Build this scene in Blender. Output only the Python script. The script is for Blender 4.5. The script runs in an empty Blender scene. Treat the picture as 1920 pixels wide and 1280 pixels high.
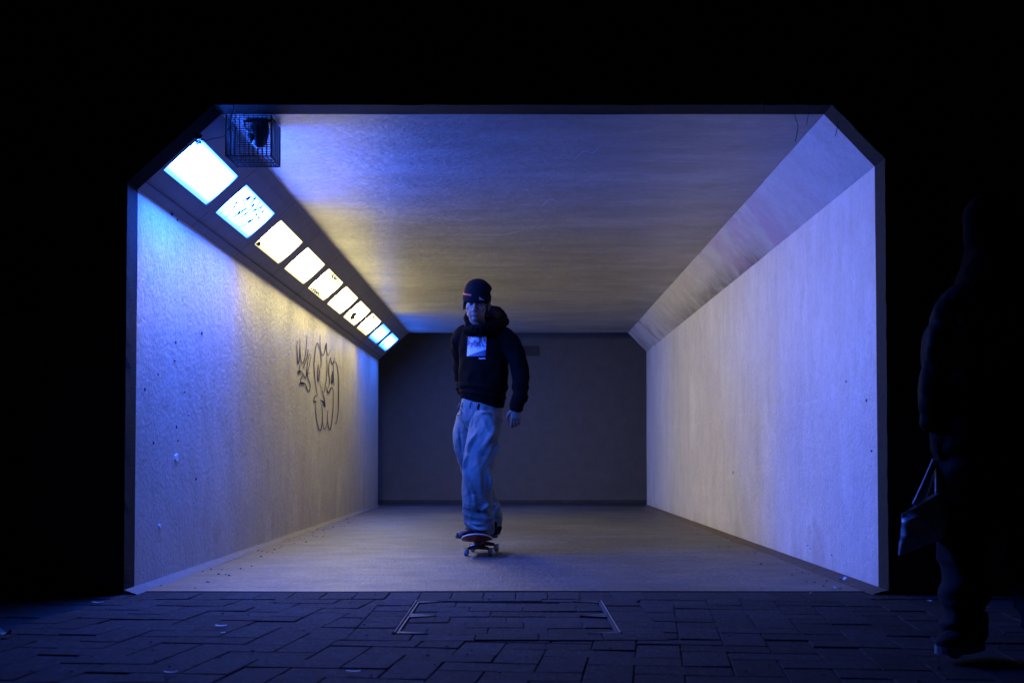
import bpy, bmesh, math, random
import numpy as np
from mathutils import Vector, Matrix, noise

random.seed(11)
R = math.radians
S = bpy.context.scene
COL = S.collection

# ------------------------------------------------------------------ camera
F, PX0, HOR, CZ, PITCH = 2338.0, 967.0, 858.0, 0.663, R(1.7)
SHY = HOR - 640 - F * math.tan(PITCH)
cam_d = bpy.data.cameras.new("camera")
cam = bpy.data.objects.new("camera", cam_d)
COL.objects.link(cam)
cam.location = (0, 0, CZ)
cam.rotation_euler = (R(90) + PITCH, 0, 0)
cam_d.sensor_width = 36
cam_d.lens = 36 * F / 1920
cam_d.shift_x = -(PX0 - 960) / 1920
cam_d.shift_y = SHY / 1920
cam_d.clip_start = 0.05
cam_d.clip_end = 400
cam_d.dof.use_dof = True
cam_d.dof.focus_distance = 8.4
cam_d.dof.aperture_fstop = 5.0
S.camera = cam

# ------------------------------------------------------------------ night world
W = bpy.data.worlds.new("World")
S.world = W
W.use_nodes = True
bgn = W.node_tree.nodes["Background"]
bgn.inputs[0].default_value = (0.30, 0.36, 0.75, 1)
bgn.inputs[1].default_value = 0.0025

S.view_settings.view_transform = 'Standard'
S.view_settings.look = 'None'
S.view_settings.gamma = 1
S.view_settings.exposure = 0
S.view_settings.use_curve_mapping = False
S.cycles.use_denoising = True
S.cycles.use_adaptive_sampling = False
try: S.cycles.sampling_pattern = 'BLUE_NOISE'
except Exception: pass
S.cycles.max_bounces = 8
S.cycles.diffuse_bounces = 5
S.cycles.sample_clamp_indirect = 2
S.cycles.sample_clamp_direct = 0

# lamp light (radiance), per panel
WARM = (28.5, 24.3, 11.5)
BLUE = (3.0, 14.0, 128.0)
LAMP_GAIN = 1.0

# ------------------------------------------------------------------ helpers
def at(px, py, Y):
    a = math.atan((640 + SHY - py) / F) + PITCH
    z = Y * math.tan(a)
    d = Y * math.cos(PITCH) + z * math.sin(PITCH)
    return Vector(((px - PX0) * d / F, Y, z + CZ))

def on_x(px, py, X):
    Y = X * F / (px - PX0)
    for _ in range(6):
        p = at(px, py, Y)
        Y *= X / p.x
    return at(px, py, Y)

def on_z(px, py, Z):
    Y = 6.0
    for _ in range(20):
        p = at(px, py, Y)
        Y *= (Z - CZ) / (p.z - CZ)
    return at(px, py, Y)

def rootloc(o):
    v = Vector((0, 0, 0))
    while o is not None:
        v = v + o.location
        o = o.parent
    return v

def tag(o, label=None, cat=None, group=None, kind=None):
    if label: o["label"] = label
    if cat: o["category"] = cat
    if group: o["group"] = group
    if kind: o["kind"] = kind
    return o

def empty(name, loc, label, cat, group=None):
    o = bpy.data.objects.new(name, None)
    COL.objects.link(o)
    o.location = loc
    o.empty_display_size = 0.1
    return tag(o, label, cat, group)

def mk_split(name, bm, mat, parent=None, smooth=False):
    """every separate piece of bm becomes an object of its own"""
    bm.faces.ensure_lookup_table(); left = set(bm.faces); out = []
    while left:
        st = [left.pop()]; isl = [st[0]]
        while st:
            f = st.pop()
            for v in f.verts:
                for g_ in v.link_faces:
                    if g_ in left: left.discard(g_); st.append(g_); isl.append(g_)
        nb = bmesh.new(); vm = {}
        for f in isl:
            for v in f.verts:
                if v not in vm: vm[v] = nb.verts.new(v.co)
            nb.faces.new([vm[v] for v in f.verts])
        out.append(mk(name, nb, mat, parent, smooth))
    bm.free()
    return out

def mk(name, bm, mat, parent=None, smooth=False, loc=None):
    """link bm (world coordinates) as one mesh object under parent"""
    off = rootloc(parent)
    if loc is not None: off = off + (Vector(loc) - off)
    bmesh.ops.translate(bm, verts=bm.verts, vec=-off)
    me = bpy.data.meshes.new(name)
    bm.to_mesh(me); bm.free()
    if smooth:
        me.polygons.foreach_set("use_smooth", [True] * len(me.polygons))
    o = bpy.data.objects.new(name, me)
    COL.objects.link(o)
    if mat is not None: me.materials.append(mat)
    if parent is not None: o.parent = parent
    if loc is not None: o.location = Vector(loc) - rootloc(parent)
    return o

def quad(bm, a, b, c, d):
    return bm.faces.new([bm.verts.new(Vector(p)) for p in (a, b, c, d)])

def box(bm, lo, hi, M=None, bev=0.0):
    lo, hi = Vector(lo), Vector(hi)
    r = bmesh.ops.create_cube(bm, size=1.0)
    vs = r["verts"]
    for v in vs:
        v.co = Vector([lo[i] + (v.co[i] + .5) * (hi[i] - lo[i]) for i in range(3)])
    if bev > 0:
        es = list({e for v in vs for e in v.link_edges})
        g = bmesh.ops.bevel(bm, geom=es, offset=bev, segments=1, affect='EDGES')
        vs = list({v for f in g["faces"] for v in f.verts} | {v for v in vs if v.is_valid})
    if M is not None:
        for v in vs: v.co = M @ v.co
    return vs

def grid(bm, o, u, v, nu, nv, fn=None):
    """grid sheet from origin o spanning vectors u, v"""
    o, u, v = Vector(o), Vector(u), Vector(v)
    n = u.cross(v).normalized()
    rows = []
    for j in range(nv + 1):
        rows.append([bm.verts.new(o + u * (i / nu) + v * (j / nv) + (n * fn(o + u * (i / nu) + v * (j / nv)) if fn else n * 0)) for i in range(nu + 1)])
    for j in range(nv):
        for i in range(nu):
            bm.faces.new((rows[j][i], rows[j][i + 1], rows[j + 1][i + 1], rows[j + 1][i]))

def catmull(pts, m):
    P = [np.array(p, float) for p in pts]
    if len(P) == 2:
        return [P[0] + (P[1] - P[0]) * k / m for k in range(m + 1)]
    P = [2 * P[0] - P[1]] + P + [2 * P[-1] - P[-2]]
    out = []
    for i in range(1, len(P) - 2):
        for k in range(m):
            t = k / m
            out.append(0.5 * (2 * P[i] + (P[i + 1] - P[i - 1]) * t + (2 * P[i - 1] - 5 * P[i] + 4 * P[i + 1] - P[i + 2]) * t * t + (3 * P[i] - P[i - 1] - 3 * P[i + 1] + P[i + 2]) * t ** 3))
    out.append(P[-2])
    return out

def tube(bm, pts, rad, side=(1, 0, 0), n=18, m=5, cap=0.6, smooth=True):
    """closed tapered tube; pts list of 3-vectors, rad list of r or (a, b); a lies along side"""
    rad = [(r, r) if not isinstance(r, (tuple, list)) else tuple(r) for r in rad]
    if len(rad) == 1: rad = rad * len(pts)
    A = [tuple(p) + r for p, r in zip(pts, rad)]
    C = catmull(A, m) if smooth else [np.array(a, float) for a in A]
    side = Vector(side)
    rings = []
    N = len(C)
    fr = []
    for i in range(N):
        t = Vector(C[min(i + 1, N - 1)][:3] - C[max(i - 1, 0)][:3])
        t = t.normalized() if t.length > 1e-9 else Vector((0, 0, 1))
        a = side - t * side.dot(t)
        if a.length < 0.05:
            s2 = Vector((0, 1, 0)) if abs(t.y) < .8 else Vector((0, 0, 1))
            a = s2 - t * s2.dot(t)
        a.normalize()
        b = t.cross(a)
        fr.append((Vector(C[i][:3]), a, b, t, abs(C[i][3]), abs(C[i][4])))
    def ring(c, a, b, ra, rb):
        return [bm.verts.new(c + a * (math.cos(2 * math.pi * k / n) * ra) + b * (math.sin(2 * math.pi * k / n) * rb)) for k in range(n)]
    seq = []
    c, a, b, t, ra, rb = fr[0]
    if cap > 0:
        for s in (0.98, 0.8, 0.45):
            k = math.sqrt(1 - s * s)
            seq.append(ring(c - t * (s * min(ra, rb) * cap), a, b, ra * k, rb * k))
    for c, a, b, t, ra, rb in fr:
        seq.append(ring(c, a, b, ra, rb))
    if cap > 0:
        for s in (0.45, 0.8, 0.98):
            k = math.sqrt(1 - s * s)
            seq.append(ring(c + t * (s * min(ra, rb) * cap), a, b, ra * k, rb * k))
    for q in range(len(seq) - 1):
        for k in range(n):
            bm.faces.new((seq[q][k], seq[q][(k + 1) % n], seq[q + 1][(k + 1) % n], seq[q + 1][k]))
    bm.faces.new(list(reversed(seq[0])))
    bm.faces.new(seq[-1])

def ell(bm, c, r, M=None, n=16):
    g = bmesh.ops.create_uvsphere(bm, u_segments=n, v_segments=max(8, n // 2), radius=1)
    for v in g["verts"]:
        v.co = Vector((v.co.x * r[0], v.co.y * r[1], v.co.z * r[2]))
        if M is not None: v.co = M @ v.co
        v.co += Vector(c)

def remesh(bm, voxel, smooth=4, push=None):
    """union the overlapping closed shapes of bm into one smooth surface"""
    bmesh.ops.recalc_face_normals(bm, faces=bm.faces)
    me = bpy.data.meshes.new("tmp")
    bm.to_mesh(me); bm.free()
    o = bpy.data.objects.new("tmp", me)
    COL.objects.link(o)
    md = o.modifiers.new("r", 'REMESH'); md.mode = 'VOXEL'; md.voxel_size = voxel
    if smooth:
        sm = o.modifiers.new("s", 'SMOOTH'); sm.factor = 0.5; sm.iterations = smooth
    dg = bpy.context.evaluated_depsgraph_get()
    dg.update()
    ev = o.evaluated_get(dg)
    me2 = bpy.data.meshes.new_from_object(ev)
    bpy.data.objects.remove(o, do_unlink=True)
    b = bmesh.new(); b.from_mesh(me2)
    bpy.data.meshes.remove(me2)
    if push:
        b.normal_update()
        offs = [push(v.co, v.normal) for v in b.verts]
        for v, d in zip(b.verts, offs):
            v.co = v.co + (v.normal * d if not isinstance(d, Vector) else d)
    return b

def ribbon_px(bm, pts, w, proj, m=5, taper=True):
    """brush stroke: pts in picture-like 2-D units, proj maps them on a surface"""
    C = catmull(pts, m)
    N = len(C)
    L, Rr = [], []
    for i in range(N):
        t = C[min(i + 1, N - 1)] - C[max(i - 1, 0)]
        l = math.hypot(t[0], t[1]) or 1
        nx, ny = -t[1] / l, t[0] / l
        k = w * 0.5 * ((0.45 + 0.55 * math.sin(math.pi * min(1, max(0, i / (N - 1))))) if taper else 1)
        L.append(bm.verts.new(proj(C[i][0] + nx * k, C[i][1] + ny * k)))
        Rr.append(bm.verts.new(proj(C[i][0] - nx * k, C[i][1] - ny * k)))
    for i in range(N - 1):
        bm.faces.new((L[i], L[i + 1], Rr[i + 1], Rr[i]))

# ------------------------------------------------------------------ materials
class NT:
    def __init__(s, name):
        s.m = bpy.data.materials.new(name); s.m.use_nodes = True
        s.t = s.m.node_tree; s.b = s.t.nodes["Principled BSDF"]
        s.co = s.t.nodes.new("ShaderNodeNewGeometry").outputs["Position"]
    def n(s, ty, **k):
        x = s.t.nodes.new(ty)
        for a, v in k.items(): setattr(x, a, v)
        return x
    def l(s, a, b): s.t.links.new(a, b)
    def noise(s, scale, det=4, rough=.6, stretch=(1, 1, 1), dist=0.0, co=None):
        mp = s.n("ShaderNodeMapping"); mp.inputs["Scale"].default_value = stretch
        s.l(co or s.co, mp.inputs[0])
        x = s.n("ShaderNodeTexNoise"); s.l(mp.outputs[0], x.inputs["Vector"])
        x.inputs["Scale"].default_value = scale; x.inputs["Detail"].default_value = det
        x.inputs["Roughness"].default_value = rough; x.inputs["Distortion"].default_value = dist
        return x.outputs["Fac"]
    def ramp(s, f, *st):
        r = s.n("ShaderNodeValToRGB"); e = r.color_ramp.elements
        while len(e) < len(st): e.new(0.5)
        for i, (p, c) in enumerate(st):
            e[i].position = p
            e[i].color = (c, c, c, 1) if isinstance(c, (int, float)) else tuple(c) + (1,)
        s.l(f, r.inputs[0]); return r.outputs[0]
    def mix(s, f, a, b, mode='MIX'):
        x = s.n("ShaderNodeMix", data_type='RGBA', blend_type=mode)
        for v, i in ((f, 0), (a, 6), (b, 7)):
            if isinstance(v, (int, float)): x.inputs[i].default_value = v
            elif isinstance(v, (tuple, list)): x.inputs[i].default_value = tuple(v) + (1,)
            else: s.l(v, x.inputs[i])
        return x.outputs[2]
    def math(s, op, a, b=0.0, c=0.0):
        x = s.n("ShaderNodeMath", operation=op)
        for i, v in enumerate((a, b, c)):
            if isinstance(v, (int, float)): x.inputs[i].default_value = v
            else: s.l(v, x.inputs[i])
        return x.outputs[0]
    def xyz(s):
        x = s.n("ShaderNodeSeparateXYZ"); s.l(s.co, x.inputs[0]); return x.outputs
    def bump(s, h, st=.3, d=.01, prev=None):
        x = s.n("ShaderNodeBump"); x.inputs["Strength"].default_value = st; x.inputs["Distance"].default_value = d
        s.l(h, x.inputs["Height"])
        if prev is not None: s.l(prev, x.inputs["Normal"])
        return x.outputs[0]
    def set(s, **k):
        for a, v in k.items():
            i = s.b.inputs[{"color": "Base Color", "rough": "Roughness", "metal": "Metallic", "spec": "Specular IOR Level", "normal": "Normal",
                            "sheen": "Sheen Weight", "coat": "Coat Weight"}[a]]
            if isinstance(v, (int, float)): i.default_value = v
            elif isinstance(v, (tuple, list)): i.default_value = tuple(v) + (1,)
            else: s.l(v, i)
        return s.m

def plain(name, col, rough=.6, metal=0, spec=.5, nscale=40, var=.25, bump=.15, bd=.003, sheen=0):
    t = NT(name)
    f = t.noise(nscale, 4)
    c = t.mix(f, tuple(x * (1 - var) for x in col), tuple(min(1, x * (1 + var)) for x in col))
    t.set(color=c, rough=rough, metal=metal, spec=spec, normal=t.bump(t.noise(nscale * 3, 3), bump, bd), sheen=sheen)
    return t.m

def painted(name, base, streak, kind):
    """old painted concrete: brushed streaks, grime, scuffs, gloss"""
    t = NT(name)
    st = t.noise(1.0, 6, .65, streak)
    st2 = t.noise(1.0, 5, .7, tuple(x * 4.3 for x in streak))
    big = t.noise(.9, 4, .6)
    c = t.mix(t.ramp(st, (.3, 0), (.7, 1)), tuple(x * .84 for x in base), tuple(x * 1.08 for x in base))
    c = t.mix(t.math('MULTIPLY', t.ramp(big, (.42, 0), (.68, 1)), .35), c, tuple(b * k for b, k in zip(base, (.78, .68, .58))))
    c = t.mix(t.math('MULTIPLY', t.ramp(st2, (.50, 0), (.72, 1)), .30), c, tuple(x * 1.25 for x in base))
    X, Y, Z = t.xyz()
    if kind in ("left", "right"):
        # grime splashed up from the floor, uneven top
        h = t.math('ADD', Z, t.math('MULTIPLY', t.noise(2.2, 5, .7, (1, 1, .4)), -1.0))
        g = t.ramp(h, (-.45 if kind == "left" else -.52, 1), (.12 if kind == "left" else -.22, 0)) if False else None
        mr = t.n("ShaderNodeMapRange"); t.l(h, mr.inputs[0])
        mr.inputs[1].default_value = -.62; mr.inputs[2].default_value = .05 if kind == "left" else -.38
        mr.inputs[3].default_value = 1; mr.inputs[4].default_value = 0
        c = t.mix(t.math('MULTIPLY', mr.outputs[0], .40), c, (.16, .13, .11))
        # rusty red stains low on the wall
        rs = t.ramp(t.noise(1.7, 3, .6, (1, 1, .7), .8), (.60, 0), (.72, 1))
        low = t.n("ShaderNodeMapRange"); t.l(Z, low.inputs[0])
        low.inputs[1].default_value = 1.0; low.inputs[2].default_value = .1
        c = t.mix(t.math('MULTIPLY', t.math('MULTIPLY', rs, low.outputs[0]), .45), c, (.24, .11, .085))
        # horizontal shutter-board line about waist high
        ln = t.math('ABSOLUTE', t.math('SUBTRACT', t.math('ADD', Z, t.math('MULTIPLY', t.noise(1.5, 3), .03)), 1.02))
        lm = t.ramp(ln, (.0, 1), (.007, 0))
        c = t.mix(t.math('MULTIPLY', t.math('MULTIPLY', lm, t.ramp(t.noise(5, 4), (.42, 0), (.6, 1))), .5), c, tuple(min(1, x * 1.5) for x in base))
    if kind == "slope":
        # soot under the edge with torn paint, pink spray further forward
        s1 = t.noise(1.1, 5, .7, (3, 1.2, 1), .5)
        zz = t.n("ShaderNodeMapRange"); t.l(t.math('ADD', Z, t.math('MULTIPLY', t.noise(9, 4, .7, (1, 3, .4)), -.10)), zz.inputs[0])
        zz.inputs[1].default_value = 2.22; zz.inputs[2].default_value = 2.09
        yy = t.ramp(t.math('MULTIPLY', Y, .05), (.40, 0), (.47, 1), (.66, 1), (.74, 0))
        c = t.mix(t.math('MULTIPLY', t.math('MULTIPLY', zz.outputs[0], yy), t.math('MULTIPLY', t.ramp(s1, (.38, 0), (.6, 1)), .9)), c, (.07, .06, .07))
        yp = t.ramp(t.math('MULTIPLY', Y, .05), (.385, 0), (.43, 1), (.47, 1), (.52, 0))
        c = t.mix(t.math('MULTIPLY', t.math('MULTIPLY', yp, t.ramp(t.noise(2.5, 3), (.42, 0), (.58, 1))), .55), c, (.55, .24, .45))
        yr = t.ramp(t.math('MULTIPLY', Y, .05), (.70, 0), (.76, 1), (.84, 1), (.9, 0))
        c = t.mix(t.math('MULTIPLY', t.math('MULTIPLY', yr, t.ramp(t.noise(3.1, 3), (.5, 0), (.6, 1))), .6), c, (.3, .13, .09))
    if kind == "ceiling":
        dk = t.ramp(t.noise(1.0, 7, .78, (1.1, 3.6, 1), .5), (.40, 0), (.66, 1))
        c = t.mix(t.math('MULTIPLY', dk, .55), c, (.16, .15, .135))
        edge = t.n("ShaderNodeMapRange"); t.l(X, edge.inputs[0])
        edge.inputs[1].default_value = 1.15; edge.inputs[2].default_value = 1.58
        c = t.mix(t.math('MULTIPLY', t.math('MULTIPLY', edge.outputs[0], t.ramp(t.noise(1.6, 4), (.4, 0), (.6, 1))), .5), c, (.16, .12, .13))
        sc = t.ramp(t.noise(3.0, 6, .8, (2, 22, 1), .2), (.68, 0), (.74, 1))
        c = t.mix(t.math('MULTIPLY', sc, .6), c, (.6, .58, .55))
    # chips
    vo = t.n("ShaderNodeTexNoise"); t.l(t.co, vo.inputs["Vector"]); vo.inputs["Scale"].default_value = 14; vo.inputs["Detail"].default_value = 5; vo.inputs["Roughness"].default_value = .7
    ch = t.ramp(vo.outputs["Fac"], (.725, 0), (.735, 1))
    c = t.mix(t.math('MULTIPLY', ch, .7), c, (.10, .09, .09))
    sp = t.noise(160, 3, .7)
    c = t.mix(t.math('MULTIPLY', t.ramp(sp, (.38, 1), (.58, 0)), .38), c, tuple(x * .45 for x in base))
    if kind in ("left", "right"):
        dr = t.math('MULTIPLY', t.ramp(t.noise(1.0, 5, .7, (1, 7, .22), .2), (.54, 0), (.70, 1)), t.ramp(t.noise(1.1, 3), (.40, 0), (.6, 1)))
        c = t.mix(t.math('MULTIPLY', dr, .42), c, tuple(x * k for x, k in zip(base, (.50, .43, .40))))
        pa = t.ramp(t.noise(1.0, 3, .5, (1, 1.6, .8)), (.60, 0), (.615, 1))
        c = t.mix(t.math('MULTIPLY', pa, .16), c, tuple(min(1, x * 1.35) for x in base))
    # rolled and brushed paint: pits and ridges of one to three centimetres
    m1 = t.noise(34, 5, .72, (1, 1, 1) if kind in ("left", "right") else (.6, 1, 1))
    m2 = t.noise(5, 5, .7)
    c = t.mix(t.math('MULTIPLY', t.ramp(m1, (.32, 1), (.52, 0)), .40), c, tuple(x * .5 for x in base))
    c = t.mix(t.math('MULTIPLY', t.ramp(m2, (.46, 0), (.66, 1)), .38), c, tuple(x * .60 for x in base))
    h = t.math('ADD', t.math('MULTIPLY', st2, .35), t.math('MULTIPLY', m1, 1.0))
    nb = t.bump(t.noise(7, 3), .3, .02)
    nb = t.bump(h, .85, .009, nb)
    ro = t.math('ADD', .24, t.math('MULTIPLY', t.noise(25, 4), .26))
    return t.set(color=c, rough=ro, spec=.55, normal=nb)

M = {}
M["wall_l"] = painted("painted_wall_left", (.74, .70, .64), (1, 4.5, 1.4), "left")
M["wall_r"] = painted("painted_wall_right", (.76, .74, .70), (1, 5.0, 1.3), "right")
M["ceil"] = painted("painted_ceiling", (.60, .59, .565), (2.6, 5.5, 1), "ceiling")
M["slope"] = painted("painted_slope", (.70, .68, .66), (4.5, 5, 4.5), "slope")
M["cover"] = plain("lamp_cover_paint", (.30, .285, .30), .6, 0, .4, 9, .22, .3, .003)
M["portal"] = plain("worn_portal_edge", (.035, .032, .026), .7, 0, .06, 45, .6, .9, .006)

def concrete_floor():
    t = NT("worn_path_surface")
    big = t.noise(.8, 5, .6, (1.3, .6, 1)); f = t.noise(55, 5, .85, (1, .16, 1))
    c = t.mix(t.ramp(big, (.35, 0), (.65, 1)), (.055, .055, .056), (.100, .099, .098))
    c = t.mix(t.math('MULTIPLY', t.ramp(f, (.40, 1), (.54, 0)), .75), c, (.030, .028, .026))
    c = t.mix(t.math('MULTIPLY', t.ramp(f, (.55, 0), (.66, 1)), .45), c, (.24, .225, .21))
    c = t.mix(t.math('MULTIPLY', t.ramp(t.noise(1, 5, .7, (.5, 5, 1)), (.5, 0), (.75, 1)), .25), c, (.24, .23, .22))
    X, Y, Z = t.xyz()
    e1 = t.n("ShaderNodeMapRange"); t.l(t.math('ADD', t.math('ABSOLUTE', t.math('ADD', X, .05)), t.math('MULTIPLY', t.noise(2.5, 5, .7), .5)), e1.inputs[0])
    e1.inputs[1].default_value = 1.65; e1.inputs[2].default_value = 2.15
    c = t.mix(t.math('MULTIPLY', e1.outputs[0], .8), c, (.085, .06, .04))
    sp = t.ramp(t.noise(38, 5, .75), (.70, 0), (.74, 1))
    c = t.mix(t.math('MULTIPLY', sp, .7), c, (.06, .055, .05))
    return t.set(color=c, rough=t.math('ADD', .34, t.math('MULTIPLY', t.noise(3, 3), .3)), spec=.30,
                 normal=t.bump(f, .9, .006, t.bump(t.noise(6, 4), .3, .01)))
M["floor"] = concrete_floor()

def paver_mat():
    t = NT("paver_block")
    oi = t.n("ShaderNodeObjectInfo")
    f = t.noise(75, 5, .85, (1, .3, 1)); g = t.noise(22, 5, .65)
    c = t.mix(oi.outputs["Random"], (.024, .0235, .024), (.046, .044, .044))
    c = t.mix(t.math('MULTIPLY', t.ramp(g, (.35, 0), (.7, 1)), .5), c, (.014, .0135, .014))
    c = t.mix(t.math('MULTIPLY', t.ramp(f, (.54, 0), (.68, 1)), .5), c, (.15, .145, .14))
    c = t.mix(t.math('MULTIPLY', t.ramp(f, (.34, 1), (.46, 0)), .6), c, (.008, .008, .008))
    return t.set(color=c, rough=t.math('ADD', .72, t.math('MULTIPLY', g, .28)), spec=.10,
                 normal=t.bump(f, .9, .004, t.bump(g, .35, .006)))
M["paver"] = paver_mat()
M["joint"] = plain("joint_sand", (.035, .033, .032), .95, 0, .2, 60, .4, .4, .004)
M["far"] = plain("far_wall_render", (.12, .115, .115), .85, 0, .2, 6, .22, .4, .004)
M["headwall"] = plain("headwall_concrete", (.05, .05, .052), .85, 0, .25, 5, .4, .5, .01)
M["reveal_shade"] = plain("shaded_reveal_black", (.008, .008, .010), .9, 0, .1)  # near-black colour stands in for shade on the left slope reveal
M["brick"] = plain("dark_brick", (.17, .09, .07), .8, 0, .3, 20, .35, .5, .004)
M["mortar"] = plain("mortar_fillet", (.13, .12, .105), .75, 0, .35, 14, .4, .7, .012)
M["grit"] = plain("gutter_grit", (.11, .085, .06), .9, 0, .25, 22, .6, .9, .015)
M["seam"] = plain("seam", (.05, .05, .05), .8)
M["steel"] = plain("steel_edge", (.055, .055, .058), .65, .0, .5, 30, .35, .3, .002)
M["wire"] = plain("dark_wire", (.008, .008, .01), .6, 0, .5, 30, .2)
M["cam_black"] = plain("housing_black", (.02, .02, .025), .35, 0, .5)
M["ink"] = plain("marker_ink", (.018, .015, .13), .6, 0, .1, 30, .2, .05)
M["ink_black"] = plain("marker_black", (.012, .012, .014), .5, 0, .3, 30, .2, .05)
M["gray_dark"] = plain("dark_sign", (.045, .045, .05), .5)
M["stem"] = plain("dry_stem", (.03, .028, .018), .8)
M["paper"] = plain("paper", (.72, .72, .72), .7, 0, .3, 20, .1)
M["leaf"] = plain("dry_leaf", (.30, .22, .12), .7)
M["chip"] = plain("paint_fleck", (.70, .76, .85), .5)
M["black"] = plain("black_fleece", (.0040, .0036, .0030), .95, 0, .04, 90, .3, .5, .002)
M["puffer"] = plain("black_nylon", (.0022, .0022, .0035), .7, 0, .05, 60, .3, .3, .002)
M["knit"] = plain("black_knit", (.006, .006, .007), .95, 0, .1, 120, .3, .8, .003)
M["red"] = plain("red_trim", (.55, .03, .02), .7)
M["white_thread"] = plain("white_thread", (.5, .5, .52), .7)
M["shoe"] = plain("black_suede", (.007, .007, .009), .85, 0, .1, 80)
M["sole"] = plain("shoe_sole", (.02, .02, .022), .7)
M["sole_pale"] = plain("pale_sole", (.28, .27, .25), .6)
M["skin"] = plain("skin", (.18, .115, .085), .62, 0, .25, 60, .06, .08, .001)
M["hair"] = plain("dark_hair", (.03, .02, .015), .6)
M["eye"] = plain("eye", (.06, .05, .05), .15, 0, .6)
M["lip"] = plain("lip", (.34, .16, .14), .5)
M["trousers"] = plain("dark_trousers", (.022, .023, .028), .9, 0, .08, 80, .3, .4, .002)
M["bag"] = plain("plastic_bag", (.60, .60, .64), .5, 0, .5, 30, .2, .3)
M["deck_red"] = plain("red_deck_print", (.30, .03, .02), .35, 0, .5, 20, .3)
M["ply"] = plain("ply_edge", (.55, .42, .30), .6)
M["grip"] = plain("grip_tape", (.012, .012, .013), .95, 0, .2, 300, .3, .8, .002)
M["truck"] = plain("truck_metal", (.09, .09, .10), .4, .8)
M["wheel"] = plain("urethane_wheel", (.30, .29, .30), .6, 0, .25, 30, .1)

def denim():
    t = NT("light_denim")
    f = t.noise(1, 3, .6, (420, 420, 60)); g = t.noise(7, 4, .6)
    c = t.mix(t.ramp(g, (.3, 0), (.7, 1)), (.085, .11, .105), (.18, .205, .18))
    c = t.mix(t.math('MULTIPLY', f, .35), c, (.06, .07, .08))
    return t.set(color=c, rough=.85, spec=.2, normal=t.bump(f, .4, .002))
M["denim"] = denim()

def emis(name, col, gain):
    """diffuser with a tube behind it: u across is stored in the UV x"""
    t = NT(name)
    uv = t.n("ShaderNodeUVMap"); sx = t.n("ShaderNodeSeparateXYZ"); t.l(uv.outputs[0], sx.inputs[0])
    d = t.math('ABSOLUTE', t.math('SUBTRACT', sx.outputs[0], .52))
    mr = t.n("ShaderNodeMapRange", interpolation_type='SMOOTHSTEP'); t.l(d, mr.inputs[0])
    mr.inputs[1].default_value = 0; mr.inputs[2].default_value = .5
    mr.inputs[3].default_value = 2.05; mr.inputs[4].default_value = .06
    dirt = t.math('ADD', .86, t.math('MULTIPLY', t.noise(9, 5, .7), .28))
    g = t.math('MULTIPLY', t.math('MULTIPLY', mr.outputs[0], dirt), gain * LAMP_GAIN)
    t.b.inputs["Emission Color"].default_value = tuple(col) + (1,)
    t.l(g, t.b.inputs["Emission Strength"])
    t.set(color=(.6, .6, .6), rough=.3)
    return t.m

# ------------------------------------------------------------------ underpass dimensions
Y0, Y1 = 6.25, 17.25
XL, XR = -1.905, 1.812
ZC = CZ + 1.733                 # ceiling
CLx, ZLw = -1.487, CZ + 1.352   # left slope: top edge x, wall top z
CRx, ZRw = 1.556, CZ + 1.468

def und(p):  # slight unevenness of the cast surface
    return .0025 * (noise.noise(Vector(p) * 1.3)) + .0008 * noise.noise(Vector(p) * 9)

U = empty("underpass", (0, Y0, 0), "pedestrian underpass with painted concrete walls, sloping top corners and dark headwall", "underpass")

b = bmesh.new(); grid(b, (XL, Y1, 0), (0, Y0 - Y1, 0), (0, 0, ZLw), 120, 24, und)
lw = mk("side_wall", b, M["wall_l"], U, True); lw["label"] = "left wall, warm grey with blue marker graffiti"
b = bmesh.new(); grid(b, (XR, Y0, 0), (0, Y1 - Y0, 0), (0, 0, ZRw), 120, 24, und)
rw = mk("side_wall", b, M["wall_r"], U, True); rw["label"] = "right wall, pale glossy paint with brushed streaks"
b = bmesh.new(); grid(b, (CLx, Y0, ZC), (0, Y1 - Y0, 0), (CRx - CLx, 0, 0), 120, 30, und)

cl = mk("ceiling", b, M["ceil"], U, True)
b = bmesh.new(); grid(b, (XR, Y0, ZRw), (0, Y1 - Y0, 0), (CRx - XR, 0, ZC - ZRw), 120, 6, und)
sr = mk("sloped_panel", b, M["slope"], U, True); sr["label"] = "right sloped panel, sooty with pink paint haze"

# left sloped lamp cover with openings for the ten light panels
LO, HI = Vector((XL, 0, ZLw)), Vector((CLx, 0, ZC))
SD = (HI - LO)                       # up the slope
SN = Vector((SD.z, 0, -SD.x)).normalized()   # into the tunnel (down-right)
T0, T1 = .275, .722
LAMPS = [(6.285 + 1.099 * i, 6.285 + 1.099 * i + .885) for i in range(10)]
def sl(t, y, d=0.0):
    p = LO + SD * t + SN * d
    return Vector((p.x, y, p.z))
b = bmesh.new()
def srect(t0, t1, y0, y1, d=0.0):
    quad(b, sl(t0, y0, d), sl(t0, y1, d), sl(t1, y1, d), sl(t1, y0, d))
srect(0, T0, Y0, Y1); srect(T1, 1, Y0, Y1)
yp = Y0
for y0, y1 in LAMPS + [(Y1, Y1)]:
    srect(T0, T1, yp, y0); yp = y1
sc = mk("sloped_panel", b, M["cover"], U); sc["label"] = "left sloped lamp cover, dull grey, holding the row of light panels"
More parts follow.
